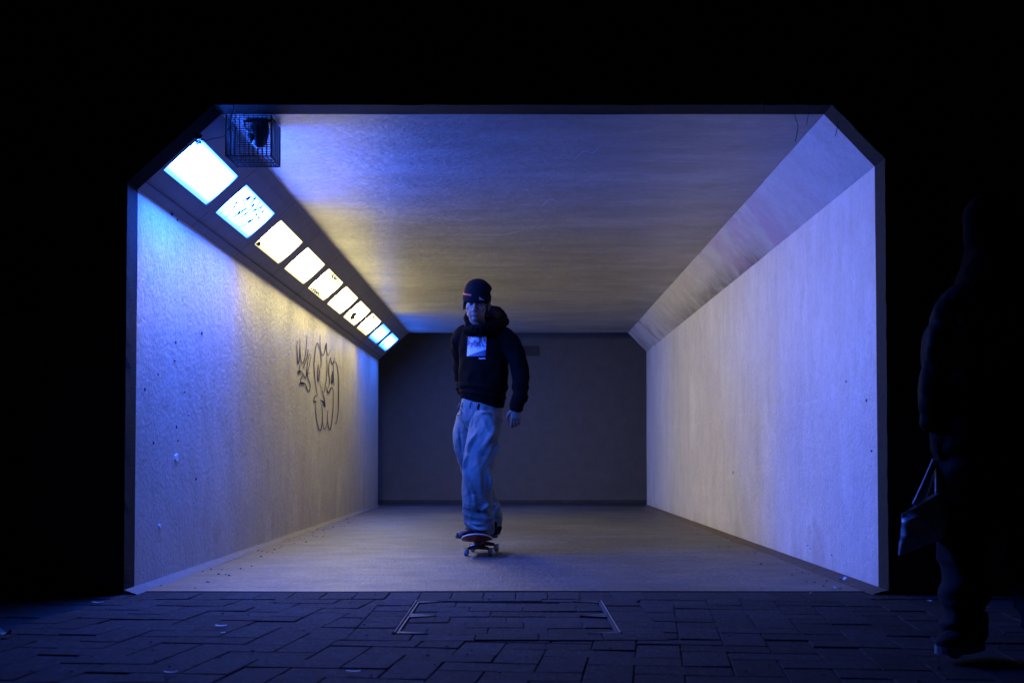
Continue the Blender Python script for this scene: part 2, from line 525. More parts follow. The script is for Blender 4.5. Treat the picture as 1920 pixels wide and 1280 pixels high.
# panel seams running along and across the cover
for tt in (.10, .90):
    b = bmesh.new()
    M4 = None
    for a0, a1, d0 in ((tt - .004, tt + .004, .004),):
        q = [sl(a0, Y0 + .004, .003), sl(a0, Y1 - .004, .003), sl(a1, Y1 - .004, .003), sl(a1, Y0 + .004, .003)]
        q2 = [p + SN * d0 for p in q]
        vs = [b.verts.new(p) for p in q + q2]
        for f in ((4, 5, 6, 7), (0, 4, 7, 3), (1, 2, 6, 5), (0, 1, 5, 4), (3, 7, 6, 2)):
            b.faces.new([vs[i] for i in f])
    mk("cover_strip", b, M["steel"] if tt < .5 else M["cover"], sc)
for k in range(1, 10):
    yk = LAMPS[k][0] - .106
    b = bmesh.new()
    for t0, t1 in ((.012, T0 - .02), (T1 + .02, .99)):
        quad(b, sl(t0, yk - .004, .002), sl(t0, yk + .004, .002), sl(t1, yk + .004, .002), sl(t1, yk - .004, .002))
    mk_split("cover_joint", b, M["seam"], sc)

# portal edge: a bevel all round the mouth, outside it the dark headwall
BV = .042
inner = [Vector((XL, Y0, 0)), Vector((XL, Y0, ZLw)), Vector((CLx, Y0, ZC)), Vector((CRx, Y0, ZC)), Vector((XR, Y0, ZRw)), Vector((XR, Y0, 0))]
YF = 6.09
outer = [Vector((XL - .003, YF, 0)), Vector((XL - .003, YF, ZLw + .002)), Vector((CLx - .002, YF, ZC + .003)),
         Vector((CRx + .002, YF, ZC + .003)), Vector((XR + .003, YF, ZRw + .002)), Vector((XR + .003, YF, 0))]
b = bmesh.new()
for i in (0, 2, 3, 4):
    n_ = 40
    for k in range(n_):
        a0, a1 = inner[i].lerp(inner[i + 1], k / n_), inner[i].lerp(inner[i + 1], (k + 1) / n_)
        c0, c1 = outer[i].lerp(outer[i + 1], k / n_), outer[i].lerp(outer[i + 1], (k + 1) / n_)
        j0 = .0035 * noise.noise(c0 * 14); j1 = .0035 * noise.noise(c1 * 14)
        m0, m1 = a0.lerp(c0, .5), a1.lerp(c1, .5)
        quad(b, a0, m0, m1, a1)
        quad(b, m0, c0 + Vector((-j0 * 1.2, j0 * 2, -abs(j0))), c1 + Vector((-j1 * 1.2, j1 * 2, -abs(j1))), m1)
bmesh.ops.remove_doubles(b, verts=b.verts, dist=1e-5)
mk("portal_edge", b, M["portal"], U)
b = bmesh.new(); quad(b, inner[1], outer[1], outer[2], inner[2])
mk("portal_edge", b, M["reveal_shade"], U)  # left slope reveal, its shade painted as a black surface
b = bmesh.new()
yo = YF
BX, TZ = 9.0, 5.2
ow = outer
def F4(*p): quad(b, *[Vector((q[0], yo, q[1])) for q in p])
F4((-BX, 0), (ow[0].x, 0), (ow[1].x, ow[1].z), (-BX, ow[1].z))
F4((-BX, ow[1].z), (ow[1].x, ow[1].z), (ow[2].x, ow[2].z), (-BX, ow[2].z))
F4((-BX, ow[2].z), (BX, ow[2].z), (BX, TZ), (-BX, TZ))
F4((ow[3].x, ow[3].z), (ow[4].x, ow[4].z), (BX, ow[4].z), (BX, ow[3].z))
F4((ow[4].x, ow[4].z), (ow[5].x, 0), (BX, 0), (BX, ow[4].z))
# thickness: top coping
quad(b, (-BX, yo, TZ), (BX, yo, TZ), (BX, yo + .4, TZ), (-BX, yo + .4, TZ))
bmesh.ops.remove_doubles(b, verts=b.verts, dist=1e-5)
hw = mk("headwall", b, M["headwall"], U)
# outer shell so that no light leaks and the tunnel has real thickness
b = bmesh.new()
T = .25
sh = [(XL - T, 0), (XL - T, ZC + T), (XR + T, ZC + T), (XR + T, 0)]
for i in range(3):
    a, c = sh[i], sh[i + 1]
    quad(b, (a[0], yo + .004, a[1]), (a[0], Y1, a[1]), (c[0], Y1, c[1]), (c[0], yo + .004, c[1]))
# end face ring
def E4(*p): quad(b, *[Vector((q[0], Y1, q[1])) for q in p])
E4((XL - T, 0), (XL, 0), (XL, ZLw), (XL - T, ZLw))
E4((XL - T, ZLw), (XL, ZLw), (CLx, ZC), (XL - T, ZC + T))
E4((XL - T, ZC + T), (CLx, ZC), (CRx, ZC), (XR + T, ZC + T))
E4((XR + T, ZC + T), (CRx, ZC), (XR, ZRw), (XR + T, ZRw))
E4((XR + T, ZRw), (XR, ZRw), (XR, 0), (XR + T, 0))
mk("outer_shell", b, M["headwall"], U)

# brickwork of the headwall to the right of the mouth
bw, bh, bg = .215, .065, .010
proto = None
nrow = 0
zz = .005
r_ = 0
while zz < 3.1:
    x = 2.13 - (bw / 2 if r_ % 2 else 0)
    while x < 3.2:
        x0 = max(x, 2.13)
        full = abs(x0 - x) < 1e-6
        L_ = x + bw - x0
        if L_ > .03:
            if full and proto is not None:
                o = proto.copy(); COL.objects.link(o); o.parent = hw
            else:
                bb = bmesh.new(); box(bb, (0, 0, 0), (L_, .03, bh), bev=.004)
                me = bpy.data.meshes.new("brick"); bb.to_mesh(me); bb.free(); me.materials.append(M["brick"])
                o = bpy.data.objects.new("brick", me); COL.objects.link(o); o.parent = hw
                if full: proto = o
            o.location = Vector((x0, yo - .024 + random.uniform(-.003, .003), zz)) - rootloc(hw)
        x += bw + bg
    zz += bh + bg; r_ += 1

# mortar fillets along the wall feet
def fillet(x, s, y0, y1, w, h, mat, label, seed):
    bm = bmesh.new()
    n_, k_ = 260, 6
    rows = []
    for i in range(n_ + 1):
        y = y0 + (y1 - y0) * i / n_
        ww = w * (1 + .25 * noise.noise(Vector((seed, y * 1.7, 0)))) * (1 - .55 * (i / n_))
        lump = .010 * abs(noise.noise(Vector((seed + 5, y * 9, 0)))) + .004 * noise.noise(Vector((seed, y * 30, 3)))
        rw_ = []
        for k in range(k_ + 1):
            u = k / k_
            zc = h * (1 - u) ** 1.3 + lump * math.sin(math.pi * min(1, u * 1.1)) + .002
            rw_.append(bm.verts.new((x + s * ww * u, y, max(zc, .002) if k < k_ else -.002)))
        rows.append(rw_)
    for i in range(n_):
        for k in range(k_):
            bm.faces.new((rows[i][k], rows[i + 1][k], rows[i + 1][k + 1], rows[i][k + 1]))
    bmesh.ops.recalc_face_normals(bm, faces=bm.faces)
    o = mk("mortar_fillet", bm, mat, U, True); o["label"] = label
    return o
fillet(XL, 1, YF, Y1, .062, .020, M["mortar"], "pale lumpy mortar strip at the foot of the left wall", 1)
fillet(XR, -1, YF, Y1, .085, .018, M["grit"], "brown gritty strip at the foot of the right wall", 8)

# wall marks: paint flecks, scratches
def fleck(px, py, w, h, mat, name, lab, wallx=XL, par=lw):
    bm = bmesh.new()
    c = on_x(px, py, wallx)
    s = 1 if wallx < 0 else -1
    k = 7
    ring = []
    for i in range(k):
        a = 2 * math.pi * i / k
        rr = random.uniform(.6, 1.1)
        ring.append((math.cos(a) * w * rr, math.sin(a) * h * rr))
    top = [bm.verts.new(c + Vector((s * .0045, u, v))) for u, v in ring]
    bot = [bm.verts.new(c + Vector((s * .0005, u * 1.1, v * 1.1))) for u, v in ring]
    bm.faces.new(top)
    for i in range(k): bm.faces.new((top[i], top[(i + 1) % k], bot[(i + 1) % k], bot[i]))
    bmesh.ops.recalc_face_normals(bm, faces=bm.faces)
    o = mk(name, bm, mat, par)
    if lab: o["label"] = lab
fleck(331, 857, .055, .028, M["chip"], "paint_fleck", "larger pale blue fleck low on the wall")
fleck(299, 987, .03, .015, M["chip"], "paint_fleck", "small pale blue fleck near the floor")
for (px, py, w, h) in [(333, 826, .02, .016), (352, 778, .02, .006), (330, 800, .012, .02), (327, 676, .05, .012), (329, 642, .02, .02), (345, 735, .02, .01), (296, 702, .01, .008), (271, 730, .008, .02), (378, 625, .03, .02), (367, 897, .015, .02), (287, 830, .012, .02), (322, 400, .04, .03), (332, 412, .03, .02), (391, 445, .05, .016)]:
    fleck(px, py, w * .4, h * .45, M["ink"], "scratch_mark", None)
for (px, py, w, h) in [(1515, 1022, .012, .006), (1520, 1028, .01, .005), (1560, 1040, .01, .006), (1587, 715, .008, .01), (1625, 750, .006, .014), (1375, 885, .012, .03), (1390, 1035, .012, .01), (1635, 845, .006, .012)]:
    fleck(px, py, w * .6, h * .6, M["ink"], "scratch_mark", None, XR, rw)

# scratches and scuffs on the ceiling
for pts in ([(596, 292), (630, 294), (672, 293), (690, 295)], [(672, 295), (692, 312), (692, 320)], [(738, 343), (748, 349), (760, 345)], [(830, 298), (836, 309)],
            [(712, 414), (742, 412), (775, 415), (800, 410)], [(830, 408), (870, 412), (905, 407)], [(1010, 392), (1030, 372), (1046, 380)],
            [(1075, 300), (1095, 282), (1112, 285), (1130, 268)], [(880, 436), (930, 440), (980, 432)], [(640, 380), (700, 384)]):
    b = bmesh.new()
    ribbon_px(b, pts, 1.1, lambda x, y: on_z(x, y, ZC) - Vector((0, 0, .0042)), m=4)
    mk("scratch_mark", b, M["chip"] if pts[0][1] > 285 and pts[0][0] != 1330 else M["ink"], cl)

# graffiti tag in blue marker on the left wall
G = [([(190,185),(178,230),(180,300),(186,400),(196,380),(204,300),(206,165)],9),([(206,165),(207,290),(216,370),(232,395),(248,360),(262,270),(270,140)],9),
     ([(282,268),(270,340),(250,400),(232,450)],11),([(305,315),(290,320),(275,400),(262,520),(250,530),(235,500),(210,470),(190,465),(186,490),(205,490)],10),
     ([(205,400),(203,455)],7),([(310,320),(300,370),(285,450),(255,540)],7),([(300,490),(278,490),(278,530),(300,600),(290,655),(275,645),(255,590),(225,578),(200,590),(203,615)],10),
     ([(200,585),(225,580),(250,590)],22),([(188,478),(215,475)],20),([(230,505),(215,540),(210,585)],9),
     ([(392,135),(392,220),(400,290),(415,325),(430,300),(445,230),(450,215),(452,280),(465,325),(490,270)],9),
     ([(390,290),(380,240),(365,210),(350,260),(342,340),(335,420),(345,540),(358,640),(370,700)],9),([(375,410),(368,470),(370,550),(380,550),(385,470),(377,410)],9),
     ([(400,440),(402,360),(392,280)],7),([(385,560),(400,620),(418,665),(435,640),(450,540),(458,420),(450,330)],7),([(362,700),(345,700),(332,752),(360,750)],10),([(332,750),(360,750)],18),
     ([(392,735),(420,755),(440,800)],18),([(440,800),(430,720),(412,665)],9),([(355,760),(350,830),(362,930),(380,1005),(395,1015),(410,960),(415,860),(405,780)],9),
     ([(418,940),(425,1000),(440,1000),(455,940)],7),([(462,830),(460,920),(472,1000),(485,1005),(500,930),(512,800),(515,640)],9),
     ([(495,335),(478,380),(472,470),(480,560),(470,620)],8),([(485,345),(505,405),(528,345)],9),([(515,400),(530,380),(548,420),(560,520),(562,680),(560,820),(550,900),(538,955),(522,940)],8),
     ([(515,410),(514,520),(522,605)],8),([(500,500),(495,560),(505,580),(510,520),(502,470)],10),([(456,610),(458,650),(472,670),(495,620),(510,640)],12)]
b = bmesh.new()
kk = 0
def gp(x, y):
    global kk
    kk += 1
    p = on_x(520 + x / 4.923, 600 + y / 4.923, XL)
    return Vector((XL + .0038, p.y, p.z))
for pts, w in G:
    ribbon_px(b, pts, w * .85, gp)
bmesh.ops.recalc_face_normals(b, faces=b.faces)
g = mk("graffiti_tag", b, M["ink"], lw); g["label"] = "looping dark blue marker scrawl"

# ------------------------------------------------------------------ ten light panels
LL = ["bright blue-white light panel nearest the tunnel mouth, crossed by a thin stem",
      "blue light panel covered in tall zigzag scribble, second from the mouth",
      "warm white light panel with small corner scribble, next to the zigzag blue one",
      "clean warm yellow light panel between the corner-scribbled one and the fringed one",
      "warm light panel with black scribble fringes along top and bottom edges",
      "clean warm light panel between the fringed one and the blotted one",
      "yellowish light panel with bold black blot in its middle",
      "warm light panel with faint dark scribble, last before the far blue pair",
      "streaky blue light panel, first of the far blue pair",
      "smallest blue light panel, at the very far end of the tunnel"]
mw, mb = None, None
kinds = "bbwwwwwwbb"
gains = [1.6, 1.5, .72, .82, 1.2, 1.25, 1.05, 1.1, .62, .62]
SCR = {1: [([(.10, .05), (.16, .55), (.20, .30)], .016), ([(.20, .30), (.27, .88), (.30, .55)], .020), ([(.30, .55), (.38, .95), (.40, .60), (.36, .18)], .016),
           ([(.24, .04), (.33, .52), (.38, .20)], .015), ([(.38, .20), (.47, .80), (.50, .50), (.46, .12)], .018), ([(.46, .12), (.58, .72), (.60, .40), (.55, .10)], .016),
           ([(.52, .96), (.60, .70), (.64, .93)], .018), ([(.64, .93), (.70, .60), (.76, .90)], .018), ([(.76, .90), (.80, .58), (.88, .86)], .018), ([(.60, .14), (.68, .34), (.74, .50), (.70, .22), (.62, .08)], .020)],
       2: [([(.04, .10), (.10, .16), (.06, .04), (.14, .10), (.12, .02)], .02), ([(.02, .2), (.08, .24), (.05, .28)], .015)],
       4: [([(.08 + .06 * k, (.98 if k % 2 else .80 + .04 * math.sin(k))) for k in range(15)], .02), ([(.05 + .055 * k, (.16 if k % 2 else .02)) for k in range(14)], .018)],
       6: [([(.25, .15), (.40, .30), (.30, .36), (.5, .42), (.42, .2), (.62, .28), (.5, .1)], .05), ([(.45, .55), (.6, .65), (.5, .75), (.7, .7)], .02), ([(.2, .5), (.3, .62), (.35, .5)], .02)],
       7: [([(.1 + .06 * k, (.96 if k % 2 else .8)) for k in range(8)], .022), ([(.1 + .07 * k, (.14 if k % 2 else .03)) for k in range(12)], .016)],
       8: [([(.05 + .06 * k, (.5 + .12 * (k % 2))) for k in range(16)], .012)],
       9: [([(.15, .2), (.3, .4), (.25, .15), (.5, .3)], .02)]}
for i, (y0, y1) in enumerate(LAMPS):
    c = sl((T0 + T1) / 2, (y0 + y1) / 2, -.02)
    t_ = empty("light_panel", c, LL[i], "light", "light panels along the sloped cover")
    col = BLUE if kinds[i] == "b" else WARM
    if i >= 8: col = (2.0, 13.0, 90.0)
    if i == 0: col = (2.6, 14.5, 128.0)
    mat = emis("diffuser_glow", col, gains[i])
    e_ = .004
    bm = bmesh.new()
    f = quad(bm, sl(T0 + .006, y0 + e_, -.006), sl(T0 + .006, y1 - e_, -.006), sl(T1 - .006, y1 - e_, -.006), sl(T1 - .006, y0 + e_, -.006))
    uvl = bm.loops.layers.uv.new("UVMap")
    bm.normal_update()
    for lp, uv in zip(f.loops, ((0, 0), (0, 1), (1, 1), (1, 0))): lp[uvl].uv = uv
    mk("diffuser", bm, mat, t_)
    bm = bmesh.new()   # thin frame lip round the pane
    for (a0, a1, q0, q1) in ((T0, T0 + .006, y0, y1), (T1 - .006, T1, y0, y1), (T0 + .006, T1 - .006, y0, y0 + e_), (T0 + .006, T1 - .006, y1 - e_, y1)):
        quad(bm, sl(a0, q0, 0.001), sl(a0, q1, 0.001), sl(a1, q1, 0.001), sl(a1, q0, 0.001))
    for (p, q) in (((T0 + .006, y0 + e_), (T0 + .006, y1 - e_)), ((T0 + .006, y1 - e_), (T1 - .006, y1 - e_)), ((T1 - .006, y1 - e_), (T1 - .006, y0 + e_)), ((T1 - .006, y0 + e_), (T0 + .006, y0 + e_))):
        quad(bm, sl(p[0], p[1], .001), sl(q[0], q[1], .001), sl(q[0], q[1], -.03), sl(p[0], p[1], -.03))
    mk("frame", bm, M["cover"], t_)
    bm = bmesh.new()   # tray behind the diffuser
    quad(bm, sl(T0, y0, -.03), sl(T0, y1, -.03), sl(T1, y1, -.03), sl(T1, y0, -.03))
    mk("tray", bm, M["cover"], t_)
    if i in SCR:
        bm = bmesh.new()
        for pts, w in SCR[i]:
            ribbon_px(bm, pts, w * (2.2 if i < 2 else 3.0), lambda u, v: sl(T0 + .006 + (T1 - T0 - .012) * v, y0 + e_ + (y1 - y0 - 2 * e_) * min(1.0, max(0, u)), -.0035), m=4)
        mk("scribble", bm, M["ink_black"], t_)

# ------------------------------------------------------------------ ground
b = bmesh.new(); grid(b, (XL, Y0, 0), (XR - XL, 0, 0), (0, Y1 - Y0, 0), 40, 120, lambda p: .004 * noise.noise(p * .9) - .002)
fl = tag(mk("floor", b, M["floor"], None, True), "worn pale path surface inside the underpass", kind="structure")
b = bmesh.new(); quad(b, (-60, -40, -.045), (60, -40, -.045), (60, Y0 - .03, -.045), (-60, Y0 - .03, -.045))
gr = tag(mk("ground", b, M["joint"]), "dark ground under the paving in front of the underpass", kind="structure")
b = bmesh.new(); quad(b, (-60, Y1, -.006), (60, Y1, -.006), (60, 60, -.006), (-60, 60, -.006))
tag(mk("path", b, M["headwall"]), "dark path crossing beyond the far end of the underpass", kind="structure")
b = bmesh.new(); box(b, (XL - BV, Y0 - .05, -.045), (XR + BV, Y0 + .0, -.006), bev=.004)
tag(mk("threshold", b, M["joint"]), "dark joint strip between paving and tunnel floor", kind="structure")

pv = bpy.data.objects.new("pavement", None); COL.objects.link(pv); pv.location = (0, 4.5, -.04)
tag(pv, "dark herringbone block paving in front of the underpass", kind="structure")

def prism(poly, z0, z1, bev=.003, gap=.0018):
    """block with chamfered top from a convex polygon (list of 2-D)"""
    c = np.mean(poly, axis=0)
    def inset(d):
        out = []
        n_ = len(poly)
        for i in range(n_):
            p0, p1, p2 = np.array(poly[i - 1]), np.array(poly[i]), np.array(poly[(i + 1) % n_])
            e1 = p1 - p0; e2 = p2 - p1
            l1, l2 = np.linalg.norm(e1), np.linalg.norm(e2)
            if l1 < 1e-6 or l2 < 1e-6: out.append(p1); continue
            n1 = np.array([-e1[1], e1[0]]) / l1; n2 = np.array([-e2[1], e2[0]]) / l2
            s = n1 + n2; k = s.dot(s)
            out.append(p1 + s * (2 * d / max(k, .5)) * .5 * 2 / 1 if False else p1 + s * (2 * d / max(k, .8)))
        return out
    bm = bmesh.new()
    A = inset(gap); B_ = inset(gap + bev)
    v0 = [bm.verts.new((p[0], p[1], z0)) for p in A]
    v1 = [bm.verts.new((p[0], p[1], z1 - bev)) for p in A]
    v2 = [bm.verts.new((p[0], p[1], z1)) for p in B_]
    n_ = len(poly)
    for i in range(n_):
        j = (i + 1) % n_
        bm.faces.new((v0[i], v0[j], v1[j], v1[i])); bm.faces.new((v1[i], v1[j], v2[j], v2[i]))
    bm.faces.new(v2)
    return bm

def area(poly):
    a = 0
    for i in range(len(poly)):
        a += poly[i - 1][0] * poly[i][1] - poly[i][0] * poly[i - 1][1]
    return a / 2

def clip(poly, n, d):
    """keep n.p <= d"""
    out = []
    for i in range(len(poly)):
        p, q = poly[i - 1], poly[i]
        dp, dq = n[0] * p[0] + n[1] * p[1] - d, n[0] * q[0] + n[1] * q[1] - d
        if dp <= 0: out.append(p)
        if (dp < 0 < dq) or (dq < 0 < dp):
            t = dp / (dp - dq); out.append((p[0] + (q[0] - p[0]) * t, p[1] + (q[1] - p[1]) * t))
    o2 = []
    for p in out:
        if not o2 or math.hypot(p[0] - o2[-1][0], p[1] - o2[-1][1]) > 1e-4: o2.append(p)
    if len(o2) > 1 and math.hypot(o2[0][0] - o2[-1][0], o2[0][1] - o2[-1][1]) < 1e-4: o2.pop()
    return o2

b = bmesh.new(); quad(b, (-6, -4, -.0085), (6, -4, -.0085), (6, YF - .002, -.0085), (-6, YF - .002, -.0085))
mk("joint_sand", b, M["joint"], pv)
# cover and its ring
CX0, CX1, CY0, CY1 = -.455, .392, 4.73, 5.79
RX0, RX1, RY0, RY1 = CX0 - .17, CX1 + .17, CY0 - .165, CY1 + .02
BORD = 5.90
u = .155
ang = math.atan(253 / F)
ex = np.array([math.cos(ang), -math.sin(ang)]); ey = np.array([math.sin(ang), math.cos(ang)])
org = np.array([0.02, 5.0])
field = []
for i in range(-48, 49):
    for j in range(-40, 12):
        # 90 degree herringbone: blocks start where (i + j) mod 4 is 0 (flat) or 2 (upright) with shifted rows
        k = (i + j) % 4
        if k == 0: cells = ((i, j), (i + 2, j), (i + 2, j + 1), (i, j + 1))
        elif k == 2: cells = ((i, j), (i + 1, j), (i + 1, j + 2), (i, j + 2))
        else: continue
        poly = [tuple(org + ex * (c[0] * u) + ey * (c[1] * u)) for c in cells]
        field.append(poly)
def cut(poly):
    poly = clip(poly, (0, 1), BORD)
    if len(poly) < 3: return None
    cx, cy = np.mean(poly, axis=0)
    xs = [p[0] for p in poly]; ys = [p[1] for p in poly]
    if min(xs) < RX1 and max(xs) > RX0 and min(ys) < RY1 and max(ys) > RY0:
        best = None
        for n_, d in (((1, 0), RX0), ((-1, 0), -RX1), ((0, 1), RY0), ((0, -1), -RY1)):
            c_ = clip(poly, n_, d)
            if len(c_) >= 3 and (best is None or abs(area(c_)) > abs(area(best))): best = c_
        poly = best
    return poly
vis, rest = [], []
for poly in field:
    full = poly
    poly = cut(poly)
    if not poly or len(poly) < 3 or abs(area(poly)) < .0012: continue
    if area(poly) < 0: poly = poly[::-1]
    c = np.mean(poly, axis=0)
    isfull = abs(abs(area(poly)) - 2 * u * u) < 1e-6
    inview = 2.85 < c[1] and abs(c[0]) < .412 * c[1] + .12
    if inview: vis.append((poly, isfull, c, full))
    elif -2.5 < c[1] and abs(c[0]) < 5.5: rest.append(poly)
vis.sort(key=lambda a: (a[2][1]))
protos = {}
def jig(o):
    o.location.z += random.uniform(-.003, .002)
    o.rotation_euler = (random.gauss(0, .006), random.gauss(0, .006), random.gauss(0, .006))
cnt = 0
def add_block(poly, z1=0.0, par=pv, name="paver", key=None):
    c = np.mean(poly, axis=0)
    if key is not None and key in protos:
        o = bpy.data.objects.new(name, protos[key]); COL.objects.link(o)
    else:
        lp = [(p[0] - c[0], p[1] - c[1]) for p in poly]
        bm = prism(lp, -.04, 0)
        me = bpy.data.meshes.new(name); bm.to_mesh(me); bm.free(); me.materials.append(M["paver"])
        if key is not None: protos[key] = me
        o = bpy.data.objects.new(name, me); COL.objects.link(o)
    o.parent = par
    o.location = Vector((c[0], c[1], z1)) - rootloc(par)
    jig(o)
    return o
indiv = 0
for poly, isfull, c, full in vis:
    if indiv < 235:
        e = np.array(full[1]) - np.array(full[0])
        add_block(poly, -.002, key=("h" if np.linalg.norm(e) > u * 1.5 else "v") if isfull else None); indiv += 1
    else: rest.append(poly)
# soldier course along the threshold (blocks stand end-on to the mouth)
x = -3.1
while x < 3.0:
    sk = .012 * (x)
    poly = [(x + sk * .2, BORD + .004), (x + .155 + sk * .2, BORD + .004), (x + .155, Y0 - .055), (x, Y0 - .055)]
    if abs(x + .08) < 2.55: add_block(poly, -.001, key="s%.3f" % x)
    else: rest.append(poly)
    x += .155
# ring round the cover
x = RX0
ring = []
nb_ = 5
wr = (RX1 - RX0) / nb_
for k in range(nb_):
    ring.append([(RX0 + wr * k, RY0), (RX0 + wr * (k + 1), RY0), (RX0 + wr * (k + 1), CY0 - .006), (RX0 + wr * k, CY0 - .006)])
nd = 6
wd = (RY1 - CY0 + .006) / nd
for k in range(nd):
    y = CY0 - .006 + wd * k
    ring.append([(RX0, y), (CX0 - .012, y), (CX0 - .012, y + wd), (RX0, y + wd)])
    ring.append([(CX1 + .012, y), (RX1, y), (RX1, y + wd), (CX1 + .012, y + wd)])
for poly in ring:
    o = add_block(poly, 0)
# strip between the ring and the soldier course
x = RX0
while x < RX1 - .05:
    x2 = min(x + .25, RX1)
    add_block([(x, RY1), (x2, RY1), (x2, BORD), (x, BORD)], -.001)
    x = x2
b = bmesh.new()
for poly in rest:
    bm = prism(poly, -.04, -.002 + random.uniform(-.002, .002))
    me = bpy.data.meshes.new("t"); bm.to_mesh(me); bm.free(); b.from_mesh(me); bpy.data.meshes.remove(me)
o = mk("paver_field", b, M["paver"], pv); o["kind"] = "stuff"; o["label"] = "rest of the block paving"

# recessed block-filled access cover
MC = empty("manhole_cover", ((CX0 + CX1) / 2, (CY0 + CY1) / 2, -.04), "block-filled rectangular access cover with worn steel edges, set in the paving", "manhole cover")
ymid = 5.27
b = bmesh.new()
e_ = .007
for (x0, x1, y0, y1) in ((CX0 - e_, CX0, CY0 - .004, CY1), (CX1, CX1 + e_, CY0 - .004, CY1)):
    box(b, (x0, y0, -.04), (x1, y1, .007), bev=.002)
mk_split("steel_frame", b, M["steel"], MC)
b = bmesh.new()
for (y0, y1, z) in ((CY0 - .004, CY0 + .003, -.004), (CY1 - .006, CY1, -.003)):
    box(b, (CX0 + .001, y0, -.04), (CX1 - .001, y1, z), bev=.001)
mk_split("cross_bar", b, M["joint"], MC)
for yy0, yy1 in ((CY0 + .008, ymid - .006), (ymid + .006, CY1 - .01)):
    b = bmesh.new()
    # tray edge with corner gussets
    for (x0, x1, y0, y1) in ((CX0 + .004, CX0 + .010, yy0, yy1), (CX1 - .010, CX1 - .004, yy0, yy1)):
        box(b, (x0, y0, -.035), (x1, y1, .001))
    for (cx, sx) in ((CX0 + .012, 1), (CX1 - .012, -1)):
        for (cy, sy) in ((yy0, 1), (yy1, -1)):
            vs = [b.verts.new(p) for p in ((cx, cy, .002), (cx + sx * .11, cy, .001), (cx, cy + sy * .045, .002), (cx, cy, -.02), (cx + sx * .11, cy, -.02), (cx, cy + sy * .045, -.02))]
            b.faces.new((vs[0], vs[1], vs[2])); b.faces.new((vs[0], vs[3], vs[4], vs[1])); b.faces.new((vs[1], vs[4], vs[5], vs[2])); b.faces.new((vs[2], vs[5], vs[3], vs[0]))
    bmesh.ops.recalc_face_normals(b, faces=b.faces)
    mk_split("lid_tray", b, M["steel"], MC)
    rows = 3
    rh = (yy1 - yy0 - .01) / rows
    for r in range(rows):
        ya, yb = yy0 + .005 + rh * r, yy0 + .005 + rh * (r + 1)
        x = CX0 + .013
        first = [.10, .24, .17][r]
        while x < CX1 - .03:
            x2 = min(x + (first if first else .235), CX1 - .013)
            if CX1 - .013 - x2 < .05: x2 = CX1 - .013
            first = None
            # the tray corners are cut off
            poly = [(x, ya), (x2, ya), (x2, yb), (x, yb)]
            if x < CX0 + .02:
                if r == 0: poly = [(x + .10, ya), (x2, ya), (x2, yb), (x, yb), (x, ya + .045)]
                if r == 2: poly = [(x, ya), (x2, ya), (x2, yb), (x + .10, yb), (x, yb - .045)]
                if poly[0][0] >= x2: poly = [(x, ya + .05), (x2, ya + .01), (x2, yb), (x, yb)]
            o = add_block(poly, -.004, MC)
            x = x2

# litter scraps and fallen leaves on the paving
def scrap(px, py, L_, W_, mat, name, label, cat, curl=.2, rot=None, grp=None):
    p = on_z(px, py, .004)
    bm = bmesh.new()
    n_ = 5
    a = random.uniform(0, 6.28) if rot is None else rot
    rz = Matrix.Rotation(a, 3, 'Z')
    for s in (0,):
        top, bot = [], []
        for i in range(n_ + 1):
            u_ = i / n_ - .5
            w = W_ * .5 * (math.cos(u_ * 2.6) if cat == "leaf" else 1)
            z = .003 + curl * L_ * (2 * u_) ** 2
            top.append([bm.verts.new(p + rz @ Vector((u_ * L_, sgn * w, z + .0015))) for sgn in (-1, 1)])
            bot.append([bm.verts.new(p + rz @ Vector((u_ * L_, sgn * w, z))) for sgn in (-1, 1)])
        for i in range(n_):
            bm.faces.new((top[i][0], top[i + 1][0], top[i + 1][1], top[i][1]))
            bm.faces.new((bot[i][1], bot[i + 1][1], bot[i + 1][0], bot[i][0]))
            for k in (0, 1):
                bm.faces.new((top[i][k], bot[i][k], bot[i + 1][k], top[i + 1][k]))
        bm.faces.new((top[0][0], top[0][1], bot[0][1], bot[0][0])); bm.faces.new((top[-1][1], top[-1][0], bot[-1][0], bot[-1][1]))
    bmesh.ops.recalc_face_normals(bm, faces=bm.faces)
    o = mk(name, bm, mat, None, loc=tuple(p))
    return tag(o, label, cat, grp)
scrap(414, 1174, .042, .022, M["paper"], "paper_scrap", "brightest white paper scrap on the paving left of the manhole cover", "litter", .05, .05)
scrap(418, 1187, .018, .012, M["paper"], "paper_scrap", "tiny white scrap just in front of the brightest paper scrap", "litter", .05, .3)
scrap(10, 1191, .06, .03, M["leaf"], "fallen_leaf", "curled leaf on the paving at the far left edge", "leaf", .35, -.5)
scrap(320, 1262, .04, .014, M["paper"], "paper_scrap", "thin pale scrap on the foreground paving below the bright scrap", "litter", .1, .1)
scrap(183, 1130, .05, .014, M["paper"], "paper_scrap", "thin pale scrap on the paving at the shadow edge left of the mouth", "litter", .05, .05)
scrap(662, 1260, .045, .014, M["paper"], "paper_scrap", "pale scrap on the foreground paving below the cover's left corner", "litter", .05, 0)
scrap(1563, 1103, .025, .016, M["paper"], "paper_scrap", "small white scrap at the right side of the tunnel mouth", "litter", .2, .8)
scrap(1580, 1088, .05, .02, M["paper"], "paper_scrap", "crumpled pale scrap on the brown strip by the right wall", "litter", .3, .7)
scrap(1742, 1128, .02, .016, M["paper"], "paper_scrap", "white scrap on dark paving right of the tunnel mouth", "litter", .2, .8)
scrap(1517, 1113, .03, .014, M["leaf"], "fallen_leaf", "small leaf on the paving just outside the mouth's right half", "leaf", .2, .4)
scrap(852, 1058, .02, .014, M["ink_black"], "fallen_leaf", "small dark leaf on the tunnel floor in front of the skateboard", "leaf", .2, .4)
b = bmesh.new()
